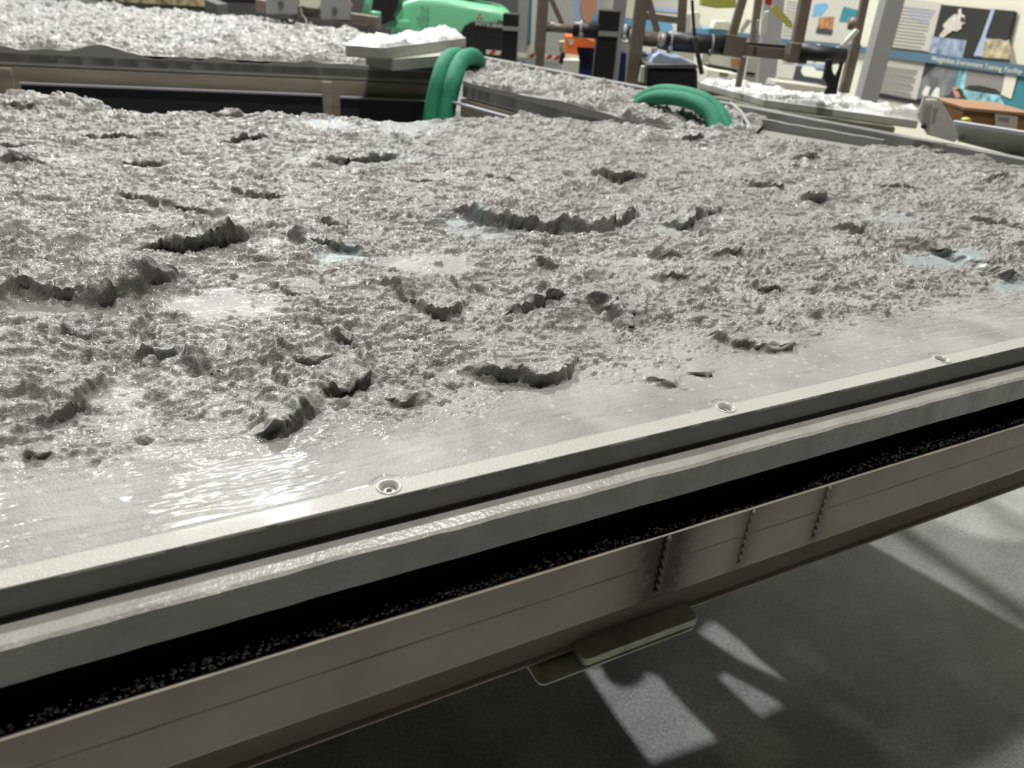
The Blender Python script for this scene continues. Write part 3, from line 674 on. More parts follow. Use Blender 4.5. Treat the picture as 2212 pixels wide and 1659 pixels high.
#PART2
# ============================================================ unseen plate added low in the gap, openings cut to shape the floor light
from mathutils.geometry import tessellate_polygon
LAMP = np.array([-5.1, 14.6, 11.9]); ZD = 1.1
def up_to_mask(px, py):
    p = at(px, py, 0.0); return p + (LAMP - p) * (ZD / LAMP[2])
holes_px = [[(1262, 1444), (1300, 1440), (1308, 1462), (1325, 1480), (1350, 1487), (1375, 1482), (1390, 1470), (1397, 1455), (1425, 1462), (1445, 1490), (1500, 1548), (1552, 1600), (1500, 1620), (1408, 1652), (1340, 1560)],
            [(1508, 1368), (1530, 1346), (1560, 1342), (1600, 1385), (1640, 1425), (1705, 1476), (1600, 1428)],
            [(1552, 1466), (1568, 1455), (1640, 1492), (1697, 1526), (1645, 1552), (1590, 1500)]]
outer = [(-6, 1.9), (1.5, 2.0), (1.1, 3.0), (0.45, 4.0), (0.1, 4.8), (-0.4, 5.8), (-6, 5.0)]
polys = [[Vector((x, y, 0)) for x, y in outer]] + [[Vector((p[0], p[1], 0)) for p in (up_to_mask(x, y) for x, y in h)] for h in holes_px]
flat = [v for pl in polys for v in pl]; tris = tessellate_polygon(polys)
t = MB(); n = len(flat); vs = [(v.x, v.y, ZD) for v in flat] + [(v.x, v.y, ZD - .006) for v in flat]
fs = [tuple(a) for a in tris] + [tuple(n + i for i in a[::-1]) for a in tris]; k = 0
for pl in polys:
    m = len(pl); fs += [(k + i, k + (i + 1) % m, n + k + (i + 1) % m, n + k + i) for i in range(m)]; k += m
t.add(vs, fs)
tag(obj('light_mask_plate', t, M['dgrey']), 'unseen dark plate added low in the gap between the cast panels, with openings that shape the floor light', 'plate')

# ============================================================ raised pieces further back
def slab_piece(name, label, corners, z, th, seed, box_px, box_drop, body='lgrey', top='lgrey', amp=1.0, nu=180, nv=90):
    q = [at(x, y, z) for x, y in corners]
    t = thing(name, label, 'panel', sum(q) / 4)
    s_ = np.linspace(0, 1, nu)[None, :]; t_ = np.linspace(0, 1, nv)[:, None]
    X3 = ((1 - s_) * (1 - t_))[..., None] * q[0] + (s_ * (1 - t_))[..., None] * q[1] + (s_ * t_)[..., None] * q[2] + ((1 - s_) * t_)[..., None] * q[3]
    uu = X3[..., 0].astype(np.float32); vv = X3[..., 1].astype(np.float32)
    macro, terr, terr2, rg, stp = cast_height(uu, vv, seed)
    b = fbm(uu * 2.1, vv * 2.1, 2, off=seed * 3)
    h = (0.012 + np.maximum(b, -0.05) * 0.09 + terr * 2 + stp * 1.3) * amp
    e = np.minimum(np.minimum(t_, 1 - t_) * nv, np.minimum(s_, 1 - s_) * nu); X3[..., 2] = z + np.maximum(h, .002) * sstep(0, 4, e)
    grid_mesh('cast_surface', X3, M['litcast'], t)
    obj('slab', MB().prism([p - [0, 0, th] for p in q], (0, 0, th - .001)), M[top], t, bevel=.008)
    b4 = [at(x, y, z - th) for x, y in box_px]
    obj('base_box', MB().prism([p - [0, 0, box_drop] for p in b4], (0, 0, box_drop)), M[body], t)
    return t
zE = P - .12
slab_piece('stacked_panel', 'pale grey raised slab with rough casting coloured white as if strongly lit, at the right beyond the near panel', [(1652, 216), (1985, 262), (1900, 224), (1510, 178)], zE, .045, 3.3,
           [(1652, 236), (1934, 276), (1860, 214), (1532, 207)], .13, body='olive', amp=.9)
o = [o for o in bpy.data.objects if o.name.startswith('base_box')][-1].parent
obj('shade_block', MB().prism([at(x, y, zE - .18) - [0, 0, .10] for x, y in [(1690, 262), (1900, 292), (1880, 270), (1690, 245)]], (0, 0, .098)), M['black'], o)  # black block painted in for the shadow gap under the slab
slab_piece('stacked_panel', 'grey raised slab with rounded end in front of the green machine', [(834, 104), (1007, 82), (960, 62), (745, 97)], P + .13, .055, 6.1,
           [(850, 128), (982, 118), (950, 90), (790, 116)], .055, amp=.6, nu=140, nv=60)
# low rail and channel between the near panel and the raised slab at the right
g = thing('edge_rail', 'grey edge channel running under the raised slab at the right', 'rail', at(1800, 290, P - .05))
a_, b__ = at(1560, 244, P + .02), at(1910, 300, P + .02)
obj('rail_face', skirt([a_, b__], P + .02, P - .06, .03, .010, 5), M['rimgrey'], g)
a_, b__ = at(1570, 262, P - .02), at(1740, 290, P - .02)
obj('inner_ledge', bar(a_, b__, .05, .03), M['lgrey'], g)
# gusset plate and channel at far right
def pxprism(pts, y, th, m, name, parent, bevel=0.0):
    """Outline drawn in the photo at forward distance y, given a true thickness."""
    return obj(name, MB().prism([dep(px, py, y) for px, py in pts], (0, th, 0)), m, parent, bevel=bevel)
yG = 3.05
g = thing('gusset_plate', 'grey angled gusset plate with round bolt holes standing at the far right', 'plate', dep(2020, 290, yG))
pxprism([(1998, 206), (2030, 212), (2046, 240), (2062, 268), (2070, 300), (2062, 307), (2005, 292), (1993, 272), (1984, 246)], yG, .015, M['gusset'], 'plate', g, .002)
for px, py, r, mm in ((2023, 239, .008, 'bolt'), (1998, 275, .007, 'dark')):
    c = dep(px, py, yG - .012); obj('bolt' if mm == 'bolt' else 'bolt_hole', MB().tube([c, c + [0, .02, 0]], r, 14), M[mm], g)
c = dep(2012, 216, yG - .02); obj('clip', MB().box(c, (.03, .03, .006)), M['white'], g)
g = thing('steel_channel', 'long grey-green steel channel with a bright top flange at the right edge', 'channel', dep(2150, 300, 3.1))
a_, b__ = dep(2066, 290, 3.12), dep(2320, 330, 2.85)
obj('web', MB().prism([dep(2062, 266, 3.12), dep(2330, 308, 2.85), dep(2330, 372, 2.85), dep(2072, 306, 3.12)], (0, .012, 0)), M['web'], g)
obj('top_flange', bar(dep(2060, 264, 3.1), dep(2330, 306, 2.83), .05, .012), M['pale'], g)
obj('end_bolt', MB().tube([dep(2077, 298, 3.08), dep(2077, 298, 3.14)], .010, 12), M['bolt'], g)

# ============================================================ slings
def sling(label, paths, r, tails=None):
    t = thing('lifting_sling', label, 'sling', paths[0][0])
    for k, p in enumerate(paths):
        P_ = [np.array(q) for q in p]; out = []
        for i in range(len(P_) - 1):           # Catmull-Rom
            a = P_[max(i - 1, 0)]; b = P_[i]; c = P_[i + 1]; d = P_[min(i + 2, len(P_) - 1)]
            for j in range(8):
                s = j / 8; out.append(0.5 * ((2 * b) + (-a + c) * s + (2 * a - 5 * b + 4 * c - d) * s * s + (-a + 3 * b - 3 * c + d) * s ** 3))
        out.append(P_[-1])
        obj('strand', MB().tube(out, r, 16), M['sling'], t, smooth=True)
    return t
sling('green round sling hanging over the corner of the back panel, left of the two slings',
      [[dep(1010, 137, 4.75), dep(992, 122, 4.6), dep(972, 124, 4.45), dep(958, 142, 4.32), dep(948, 175, 4.24), dep(938, 215, 4.2), dep(931, 262, 4.16), dep(929, 300, 4.12)],
       [dep(1034, 134, 4.75), dep(1022, 122, 4.6), dep(1003, 126, 4.42), dep(989, 146, 4.3), dep(978, 180, 4.2), dep(969, 220, 4.16), dep(962, 262, 4.12), dep(960, 300, 4.08)]], .044)
sling('thick green round sling arching over the near panel edge, right of the two slings',
      [[dep(1340, 262, 3.75), dep(1375, 230, 3.65), dep(1412, 212, 3.55), dep(1462, 212, 3.42), dep(1510, 226, 3.3), dep(1540, 254, 3.22), dep(1552, 290, 3.15), dep(1556, 330, 3.1)],
       [dep(1345, 250, 3.85), dep(1382, 217, 3.75), dep(1420, 199, 3.65), dep(1470, 201, 3.5), dep(1520, 216, 3.38), dep(1553, 244, 3.3), dep(1567, 280, 3.22), dep(1572, 325, 3.15)]], .031)
t = MB().tube([dep(1578, 222, 3.5), dep(1600, 240, 3.4), dep(1618, 270, 3.3), dep(1632, 296, 3.2)], .006, 6)
tag(obj('strap', t, M['lgrey']), 'thin pale strap hanging just right of the right-hand green sling', 'strap')
t = MB().tube([dep(650, 18, 6.3), dep(652, 30, 6.3), dep(660, 40, 6.28), dep(665, 58, 6.2)], .011, 6, sq=.3)
tag(obj('plastic_strip', t, M['lgrey']), 'curled translucent plastic strip sticking up from the back cast panel', 'strip')

# ============================================================ green machine with black rear
yH = 8.2
hk = thing('aerial_lift', 'light green machine with rounded hood and black grille behind the cast panels', 'vehicle', dep(980, 120, yH))
def hood():
    pts = [(838, 130), (846, 60), (856, 22), (872, 4), (905, -6), (960, -4), (1010, 6), (1060, 14), (1104, 24), (1112, 40), (1108, 130)]
    return MB().prism([dep(x, y, yH) for x, y in pts], (-.1, 1.3, 0))
o = obj('hood', hood(), M['greenpaint'], hk, bevel=.07)
for p in o.data.polygons: p.use_smooth = True
pxprism([(990, 130), (992, 78), (1003, 56), (1020, 46), (1095, 50), (1095, 140), (1000, 140)], yH - .03, .1, M['black'], 'grille', hk, .02)
pxprism([(832, 46), (836, 42), (878, 46), (880, 62), (832, 62)], yH - .25, .2, M['greenpaint'], 'step', hk, .01)
pxprism([(1075, 42), (1110, 52), (1112, 58), (1075, 60)], yH - .04, .1, M['dgrey'], 'trim_band', hk)
def text3(body, a, b, hpx, m, name, parent, y, push=0.0):
    """Lettering laid from photo point a to b on the surface at forward distance y (or on the wall when y is None)."""
    pa, pb_ = (wal(*a, off=.02 + push), wal(*b, off=.02 + push)) if y is None else (dep(*a, y), dep(*b, y))
    cu = bpy.data.curves.new(name, 'FONT'); cu.body = body; cu.extrude = .001; cu.align_x = 'LEFT'
    o = bpy.data.objects.new(name, cu); COL.objects.link(o); bpy.context.view_layer.update()
    w = o.dimensions.x; d = pb_ - pa; L = np.linalg.norm(d); d = d / L
    up = (wal(a[0], a[1] - 20, off=.02 + push) if y is None else dep(a[0], a[1] - 20, y)) - pa
    hgt = np.linalg.norm(up) * hpx / 20
    up = np.array([0, 0, 1.0]); up = up - (up @ d) * d; up /= np.linalg.norm(up); nn = np.cross(d, up)
    sx = L / w; sy = hgt / 0.72
    me = bpy.data.meshes.new_from_object(o); bpy.data.objects.remove(o)
    Mx = Matrix(((d[0] * sx, up[0] * sy, nn[0], pa[0]), (d[1] * sx, up[1] * sy, nn[1], pa[1]), (d[2] * sx, up[2] * sy, nn[2], pa[2]), (0, 0, 0, 1)))
    me.transform(Mx); me.materials.clear(); me.materials.append(m)
    o = bpy.data.objects.new(name, me); COL.objects.link(o)
    if parent is not None: o.parent = parent; o.matrix_parent_inverse = Matrix.Translation(parent.location).inverted()
    return o
text3('THE', (908, 28), (927, 30), 14, M['dgrey'], 'lettering', hk, yH - .04)
text3('HULK', (900, 46), (927, 49), 14, M['dgrey'], 'lettering', hk, yH - .04)
text3('MITSUBISHI', (1027, 55), (1094, 61), 7, M['white'], 'maker_lettering', hk, yH - .06)
t = MB()
for k in range(3):                             # three-lobed red maker mark above the lettering
    a = math.radians(90 + 120 * k); c = dep(1036, 38, yH - .05); q = np.array([math.cos(a), 0, math.sin(a)]); s_ = np.array([-math.sin(a), 0, math.cos(a)])
    t.prism([c, c + q * .02 + s_ * .012, c + q * .04, c + q * .02 - s_ * .012], (0, .004, 0))
obj('maker_mark', t, M['red'], hk)
obj('handle', MB().tube([dep(800, -30, yH - .8), dep(796, 5, yH - .8), dep(790, 34, yH - .8)], .035, 10), M['greenpaint'], hk, smooth=True)
obj('lever', MB().tube([dep(795, 28, yH - .8), dep(822, 31, yH - .8)], .022, 8), M['greenpaint'], hk, smooth=True)
pxprism([(800, -10), (862, -10), (858, 20), (842, 45), (815, 60), (800, 45)], yH - .35, .3, M['black'], 'chassis', hk)
pxprism([(905, -40), (1060, -40), (1060, 2), (905, -6)], yH + .5, .5, M['black'], 'upper_body', hk)

# rail with round plates beyond the back panel
yR = 6.9
g = thing('disc_rail', 'dark grey steel rail carrying two upright round-topped plates beyond the back panel', 'rail', dep(700, 40, yR))
obj('beam', bar(dep(560, 12, yR + .1), dep(818, 50, yR - .1), .12, .09), M['truss'], g)
obj('lower_beam', bar(dep(640, 40, yR - .05), dep(800, 62, yR - .15), .1, .05), M['dgrey'], g)
for cx, cy, r in ((608, 5, 34), (724, 18, 32)):
    pts = [(cx - r, cy + 26), (cx - r, cy)] + [(cx - r * math.cos(a), cy - 8 - r * math.sin(a)) for a in np.linspace(.2, 2.94, 9)] + [(cx + r, cy), (cx + r, cy + 26)]
    d = pxprism(pts, yR - .12, .05, M['grey'], 'round_plate', g, .006)
    c = dep(cx - 2, cy + 4, yR - .135); obj('hub_hole', MB().tube([c, c + [0, .03, 0]], .022, 12), M['dgrey'], d)
g = thing('white_cloth', 'cream white rag lying on the rail between the round plates', 'cloth', dep(668, 15, yR - .2))
g2 = pxprism([(645, -8), (700, -8), (693, 14), (686, 20), (662, 17), (646, 12)], yR - .1, .06, M['white'], 'rag', g, .01)
g = thing('workbench_edge', 'dark bench edge with blurred cream papers at the top left corner', 'bench', dep(230, 10, 9.0))
pxprism([(-60, -12), (200, 2), (440, 22), (470, 34), (470, 10), (440, -2), (-60, -40)], 9.0, .3, M['dgrey'], 'bench_rail', g)
pxprism([(250, 4), (440, 14), (440, -20), (200, -20)], 8.95, .04, M['gold'], 'papers', g)
pxprism([(60, -2), (240, 10), (240, 4), (60, -10)], 8.94, .04, M['lgrey'], 'sheet', g)
pxprism([(478, -30), (560, -30), (560, 8), (478, 4)], 8.9, .2, M['black'], 'dark_case', g)
g = thing('cable', 'tan cable hanging behind the back panel, left of the green handle', 'cable', dep(752, 5, 7.2))
obj('cable_core', MB().tube([dep(742, -10, 7.2), dep(752, 4, 7.2), dep(761, 16, 7.2)], [.02, .025, .012], 8), M['skin'], g, smooth=True)

# ============================================================ steel and foam-wrapped structure in the middle distance
def post(label, name, xt, xb, yb, y, wpx, m, cat='post', group=None, ytop=-60, depth=None, dx=None):
    """Upright seen at xt on the top edge of the photo and at (xb, yb) lower down."""
    w = wpx / F_PX * y * 1.02
    base = dep(xb, yb, y); r = ray(xb, yb); x0 = base[0]; 
    t = MB().box((x0, y, 2.0), (w, depth or w, 4.0)); o = obj(name, t, m)
    tag(o, label, cat, group)
    return o
yT = 5.6
post('grey painted upright beam just right of the green machine', 'steel_post', 1132, 1125, 110, 7.3, 20, M['grey'])
post('brown-grey upright at the left end of the pipe truss', 'truss_post', 1176, 1167, 120, yT, 17, M['truss'])
post('light grey upright behind the black padded post, middle of the background', 'steel_post', 1335, 1322, 150, 6.08, 25, M['grey'])
post('brown-grey upright right of the light grey post, middle of the truss', 'truss_post', 1385, 1366, 160, yT - .2, 24, M['truss'])
post('thick light grey upright in front of the wall of text boards', 'steel_post', 1925, 1870, 215, 6.6, 34, M['grey'])
# black padded posts
for xb, yb, top, bot, y, w, lab in ((1102, 70, 28, 150, 7.0, 31, 'short black padded post beside the green machine'), (1308, 88, 20, 190, 5.9, 41, 'short black padded post in the middle, in front of the light grey upright')):
    a, b = dep(xb + 2, top, y), dep(xb - 3, bot, y); a[0] = b[0] = (a[0] + b[0]) / 2; b[2] = 0.0
    w_ = w / F_PX * y
    tt = thing('padded_post', lab, 'post', b)
    obj('pad', MB().box(((a[0]), y, a[2] / 2), (w_, w_, a[2])), M['black'], tt, bevel=.01)
    c0, c1 = dep(xb - w / 2, (top + bot) * .5 - 33 + (5 if top > 25 else 0), y - w_ / 2 - .01), dep(xb + w / 2 + 18, (top + bot) * .5 - 30 + (5 if top > 25 else 0), y - w_ / 2 - .01)
    obj('band', bar(c0, c1, .012, .03), M['grey'], tt)

tr = thing('pipe_truss', 'brown-grey pipe structure with black foam sleeves across the background', 'frame', dep(1500, 100, yT))
def ptube(pts, y, rpx, m, name, n=14):
    return obj(name, MB().tube([dep(px, py, y if not hasattr(y, '__len__') else y[i]) for i, (px, py) in enumerate(pts)], rpx / F_PX * (y if not hasattr(y, '__len__') else y[0]), n), m, tr, smooth=True)
ptube([(1168, 57), (1245, 63)], yT, 9, M['truss'], 'pipe')
s1 = ptube([(1238, 63), (1292, 68)], yT - .05, 14, M['black'], 'foam_sleeve')
ptube([(1345, 68), (1362, 71)], yT - .05, 12, M['black'], 'foam_sleeve')
ptube([(1360, 78), (1442, 90)], yT - .15, 14, M['truss'], 'pipe')
ptube([(1420, 86), (1440, 90)], yT - .2, 16, M['steel'], 'pipe_end')
ptube([(1438, 88), (1500, 94), (1568, 98)], yT - .25, 18, M['black'], 'foam_sleeve')
obj('joint_block', bar(dep(1562, 96, yT - .25), dep(1604, 102, yT - .25), .12, .12), M['truss'], tr)
obj('rail', bar(dep(1600, 108, yT - .25), dep(1745, 122, yT - .35), .06, .062), M['truss'], tr)
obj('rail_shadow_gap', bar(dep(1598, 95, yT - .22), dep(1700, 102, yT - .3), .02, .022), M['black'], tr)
obj('joint_block', bar(dep(1700, 112, yT - .4), dep(1740, 116, yT - .4), .12, .11), M['truss'], tr)
ptube([(1728, 112), (1780, 117), (1824, 122)], yT - .45, 15, M['black'], 'foam_sleeve')
for px, py, rr in ((1255, 63, 16), (1350, 70, 15), (1448, 90, 20), (1536, 97, 20), (1764, 115, 17), (1806, 120, 17)):
    cl = obj('hose_clamp', MB().tube([dep(px - 2, py, yT - .25), dep(px + 2, py + .3, yT - .25)], rr / F_PX * (yT - .25), 16), M['grey'], tr, smooth=True)
    c = dep(px + 1, py + (rr if px < 1700 else -rr + 4) * .75, yT - .42); obj('clamp_screw', MB().tube([c, c + [.0, .03, 0]], .012, 8), M['pale'], cl)
for a, b, w, m, nm, y in (((1178, -30), (1216, 56), 9, 'truss', 'brace', yT), ((1395, -20), (1420, 70), 12, 'truss', 'brace', yT - .1),
        ((1477, -30), (1470, 84), 15, 'truss', 'upright', yT - .1), ((1388, 34), (1478, 46), 12, 'truss', 'cross_bar', yT + .2), ((1612, -30), (1576, 96), 15, 'truss', 'upright', yT - .1), ((1642, -30), (1626, 98), 13, 'truss', 'upright', yT + .1),
        ((1745, -30), (1718, 112), 20, 'truss', 'upright', yT - .3), ((1874, -30), (1848, 95), 13, 'truss', 'upright', yT - .4), ((1848, 95), (1822, 200), 17, 'truss', 'upright', yT - .4),
        ((1606, 122), (1594, 188), 11, 'truss', 'upright', yT), ((1500, 80), (1516, 160), 8, 'dgrey', 'brace', yT - .35), ((1495, 0), (1500, 78), 5, 'black', 'cord', yT - .35)):
    obj(nm, bar(dep(*a, y), dep(*b, y), w / F_PX * y, w / F_PX * y), M[m], tr)
obj('latch_knob', MB().tube([dep(1836, 50, yT - .5), dep(1848, 52, yT - .5)], .035, 12), M['truss'], tr, smooth=True)

# loose items around the truss
def settle(o, z):
    lo = min(v.co.z for v in o.data.vertices)
    for v in o.data.vertices:
        if v.co.z < lo + .06: v.co.z = z
def item(name, label, cat, pts, y, th, m, bev=.004, group=None, parts=None, rest=None):
    if not parts:
        o = pxprism(pts, y, th, M[m], name, None, bev); tag(o, label, cat, group)
        if rest is not None: settle(o, rest)
        return o
    c = np.mean([dep(a, b, y) for a, b in pts], 0); t = thing(name, label, cat, c, group)
    o = pxprism(pts, y, th, M[m], parts[0][0], t, bev)
    if rest is not None: settle(o, rest)
    for nm, pp, dy, t2, mm in parts[1:]: pxprism(pp, y + dy, t2, M[mm], nm, t, 0)
    return t
item('sign_edge', 'narrow bright white and teal sign panel edge beside the left truss post', 'sign', [(1150, -40), (1164, -40), (1153, 116), (1137, 118), (1139, 100), (1146, 96)], 7.0, .03, 'white',
     parts=[('white_face', 0, 0, 0, 0), ('teal_border', [(1144, -20), (1150, -20), (1146, 95), (1140, 98)], -.01, .02, 'teal')])
item('partition_panel', 'pale grey-green cabinet side seen between the left truss posts', 'cabinet', [(1186, -40), (1246, -40), (1240, 40), (1234, 140), (1172, 132)], 8.0, .4, 'lgrey')
item('hazard_tape', 'red and white striped tape strip low behind the cast panel', 'tape', [(1050, 108), (1215, 122), (1214, 131), (1050, 117)], 7.2, .01, 'white', 0,
     parts=[('tape_strip', 0, 0, 0, 0)] + [('red_mark', [(x, y + 9), (x + 9, y + 9), (x + 16, y), (x + 8, y)], -.004, .004, 'red') for x, y in ((1056, 108), (1078, 110), (1142, 115), (1178, 118), (1195, 120))])
t = thing('work_table', 'grey work table carrying the bins behind the pipe truss', 'table', (1.0, 6.6, 1.28))
obj('table_top', MB().box((1.1, 6.65, 1.28), (2.0, 0.9, .04)), M['dgrey'], t)
for sx in (-.9, .9):
    for sy in (-.38, .38): obj('leg', MB().box((1.1 + sx, 6.65 + sy, .63), (.05, .05, 1.26)), M['dgrey'], t)
item('storage_bin', 'orange bin with a white lid edge, left of the dark blue bins', 'bin', [(1222, 78), (1262, 80), (1285, 90), (1282, 104), (1246, 102), (1250, 124), (1220, 120)], 6.4, .35, 'orange',
     parts=[('bin_body', 0, 0, 0, 0), ('lid_edge', [(1220, 116), (1251, 120), (1250, 126), (1220, 122)], -.01, .02, 'white'), ('tag', [(1226, 84), (1240, 86), (1238, 96), (1230, 98)], -.01, .01, 'paper')])
item('white_pail', 'cream white square pail below the orange bin', 'pail', [(1218, 129), (1252, 130), (1250, 160), (1216, 158)], 6.2, .25, 'white', rest=1.30)
item('yellow_toy', 'small yellow and white object left of the orange bin', 'toy', [(1208, 90), (1220, 88), (1221, 112), (1209, 112)], 6.3, .08, 'gold')
item('black_case', 'small black case standing left of the white pail', 'case', [(1212, 114), (1222, 116), (1217, 140), (1207, 136)], 6.3, .08, 'black')
item('blue_bin', 'dark blue bin between the orange bin and the padded post', 'bin', [(1245, 98), (1290, 104), (1290, 170), (1252, 166)], 6.5, .3, 'blue', rest=1.30)
item('blue_bin', 'dark blue bin right of the light grey upright', 'bin', [(1333, 112), (1354, 115), (1350, 180), (1328, 178)], 6.3, .3, 'blue', rest=1.30)
item('blue_bin', 'dark blue bin just right of the middle truss post', 'bin', [(1382, 116), (1402, 118), (1394, 195), (1372, 190)], 6.3, .3, 'blue', rest=1.30)
item('paper_stack', 'stack of pale grey folded papers behind the light grey upright', 'papers', [(1338, 88), (1362, 90), (1360, 112), (1350, 200), (1330, 200), (1334, 110)], 6.75, .1, 'paper', rest=1.30)
item('trash_bin', 'large black bin with an olive rim in front of the truss', 'bin', [(1398, 146), (1508, 148), (1508, 200), (1470, 215), (1396, 205)], 5.0, .5, 'black', .02,
     parts=[('bin_body', 0, 0, 0, 0), ('olive_rim', [(1398, 140), (1505, 140), (1508, 148), (1398, 147)], -.01, .5, 'dgrey')])
item('plastic_bag', 'translucent lilac plastic bag heaped on top of the black bin', 'bag', [(1404, 139), (1412, 122), (1425, 112), (1440, 118), (1452, 122), (1470, 122), (1490, 132), (1502, 139)], 5.1, .25, 'limb', .02)
item('bottle', 'clear grey bottle standing by the pipe end', 'bottle', [(1409, 104), (1420, 102), (1422, 114), (1410, 116)], 5.2, .05, 'lgrey')
item('marker_cone', 'cream white upright tube left of the black bin', 'tube', [(1386, 143), (1397, 143), (1397, 180), (1380, 178)], 5.1, .05, 'white')
item('bone_model', 'cream white long prop lying behind the black bin', 'prop', [(1440, 109), (1484, 113), (1490, 108), (1502, 115), (1498, 133), (1484, 126), (1442, 118)], 6.0, .06, 'white')
item('display_counter', 'counter with a light blue front strip behind the truss uprights', 'counter', [(1494, 60), (1582, 64), (1578, 80), (1496, 74)], 8.0, .3, 'sky')
item('white_model', 'cream white L-shaped model on the blue-edged counter', 'model', [(1494, 60), (1492, 28), (1508, 26), (1514, 32), (1510, 50), (1517, 56), (1516, 62)], 7.8, .15, 'white')
item('white_box', 'cream white box on the blue-edged counter', 'box', [(1540, 62), (1546, 46), (1572, 46), (1582, 52), (1580, 66)], 7.8, .2, 'white')
item('hanging_cloth', 'white twisted cloth hanging between truss uprights', 'cloth', [(1485, 30), (1492, 32), (1492, 60), (1494, 66), (1486, 76), (1478, 68), (1481, 50)], 5.8, .03, 'white')
item('tape_roll', 'pale yellow wide tape band wrapped at the top of the photo', 'tape', [(1520, -14), (1592, -14), (1590, 17), (1548, 18), (1518, 13)], 5.0, .12, 'yellow', .006)
item('yellow_strap', 'pale yellow slanting strap near the top, right of the truss middle', 'strap', [(1663, 20), (1676, 8), (1712, 50), (1712, 62), (1704, 60)], 4.9, .01, 'yellow', 0)
item('red_knob', 'red and black knob above the yellow strap', 'knob', [(1655, -8), (1668, -8), (1668, 8), (1663, 12), (1655, 8)], 4.88, .03, 'red')
item('printer', 'grey-white machine with an orange-brown print, right of the black foam sleeve', 'machine', [(1530, 116), (1562, 112), (1604, 124), (1600, 152), (1536, 140)], 6.2, .25, 'paper',
     parts=[('housing', 0, 0, 0, 0), ('dark_base', [(1530, 142), (1600, 153), (1598, 158), (1528, 150)], -.01, .2, 'black'), ('orange_picture', [(1580, 128), (1596, 126), (1598, 142), (1580, 140)], -.01, .01, 'rust')])
item('drawer_unit', 'cream white drawer box with a dark handle slot below the grey-white machine', 'drawers', [(1530, 150), (1592, 160), (1588, 190), (1522, 186)], 6.0, .3, 'white',
     parts=[('box', 0, 0, 0, 0), ('handle_slot', [(1556, 157), (1575, 160), (1570, 166), (1554, 163)], -.01, .012, 'dgrey')])
item('white_tube', 'white short tube standing left of the drawer box', 'tube', [(1520, 116), (1529, 116), (1523, 142), (1516, 140)], 5.6, .03, 'white')
item('small_cabinet', 'narrow white cabinet between two lower truss uprights', 'cabinet', [(1617, 122), (1640, 124), (1632, 188), (1606, 186)], 6.4, .3, 'paper',
     parts=[('cabinet_body', 0, 0, 0, 0), ('dark_band', [(1614, 155), (1632, 158), (1630, 163), (1612, 160)], -.01, .012, 'black')])
item('white_rod', 'white plastic rod leaning between the uprights, left of the grey curtain', 'rod', [(1600, 64), (1614, 40), (1626, 44), (1604, 72)], 5.3, .03, 'white')
item('white_rod', 'bright white plastic rod standing beside the pale grey curtain', 'rod', [(1643, 80), (1652, 26), (1662, 22), (1655, 74), (1648, 78)], 5.3, .02, 'white')
item('plastic_tube', 'clear white plastic tube hanging beside the bright white rod', 'tube', [(1632, 88), (1636, 44), (1641, 42), (1640, 90), (1635, 94)], 5.25, .02, 'pale')
item('grey_curtain', 'ribbed grey curtain panel behind the truss, left of the picture boards', 'curtain', [(1656, -30), (1698, -30), (1690, 60), (1672, 200), (1636, 195), (1644, 110)], 8.2, .1, 'grey')
item('white_angle_bar', 'white angled bar fixed to the truss above the right foam sleeve', 'bar', [(1816, 99), (1850, 62), (1858, 67), (1824, 105)], yT - .6, .03, 'white')
item('black_stand', 'black forked stand below the right foam sleeve', 'stand', [(1788, 128), (1800, 130), (1797, 150), (1806, 168), (1815, 150), (1818, 132), (1824, 132), (1812, 180), (1808, 204), (1782, 204), (1790, 190), (1780, 172)], 5.0, .04, 'black')
item('white_shelf', 'white shelf board behind the right raised slab', 'shelf', [(1676, 176), (1790, 190), (1786, 212), (1668, 200)], 7.6, .3, 'paper')
item('cardboard_box', 'brown cardboard box with a white label at the right edge', 'box', [(2082, 236), (2240, 252), (2240, 300), (2078, 266)], 4.2, .4, 'card', .003,
     parts=[('carton', 0, 0, 0, 0), ('lid_edge', [(2082, 232), (2240, 246), (2240, 252), (2082, 238)], -.01, .41, 'lid'), ('label', [(2150, 246), (2199, 252), (2196, 282), (2150, 272)], -.012, .012, 'paper'), ('label_print', [(2158, 252), (2182, 255), (2180, 261), (2158, 257)], -.016, .006, 'ink')])
item('yellow_object', 'small yellow object in front of the cardboard box', 'object', [(2084, 257), (2096, 255), (2101, 264), (2083, 264)], 4.0, .04, 'yellow', .006)

# ============================================================ picture boards on the right wall
def board(name, label, cat, pts, m, off=.012, th=.01, extras=(), group=None, parts_only=False):
    def mk(pp, o_, th_): return MB().prism([wal(x, y, o_) for x, y in pp], tuple(-WN * th_))
    c = wal(*np.mean(pts, 0), off)
    if not extras:
        o = obj(name, mk(pts, off, th), M[m]); tag(o, label, cat, group); return o
    t = thing(name, label, cat, c, group); obj('board', mk(pts, off, th), M[m], t)
    for k, (nm, pp, mm) in enumerate(extras): obj(nm, mk(pp, off + .003 + .0015 * k, .002), M[mm], t)
    return t
def lines(x0, y0, x1, y1, n, dy, lean, m='ink', h=1.8):
    """Rows of print on a board: from (x0,y0)-(x1,y1), n rows dy apart, each row shifted by lean."""
    t = MB()
    for i in range(n):
        a, b = (x0 + lean * i, y0 + dy * i), (x1 + lean * i - (6 if i % 4 == 3 else 0), y1 + dy * i)
        t.prism([wal(a[0], a[1], .016), wal(b[0], b[1], .016), wal(b[0], b[1] + h, .016), wal(a[0], a[1] + h, .016)], tuple(-WN * .002))
    return t
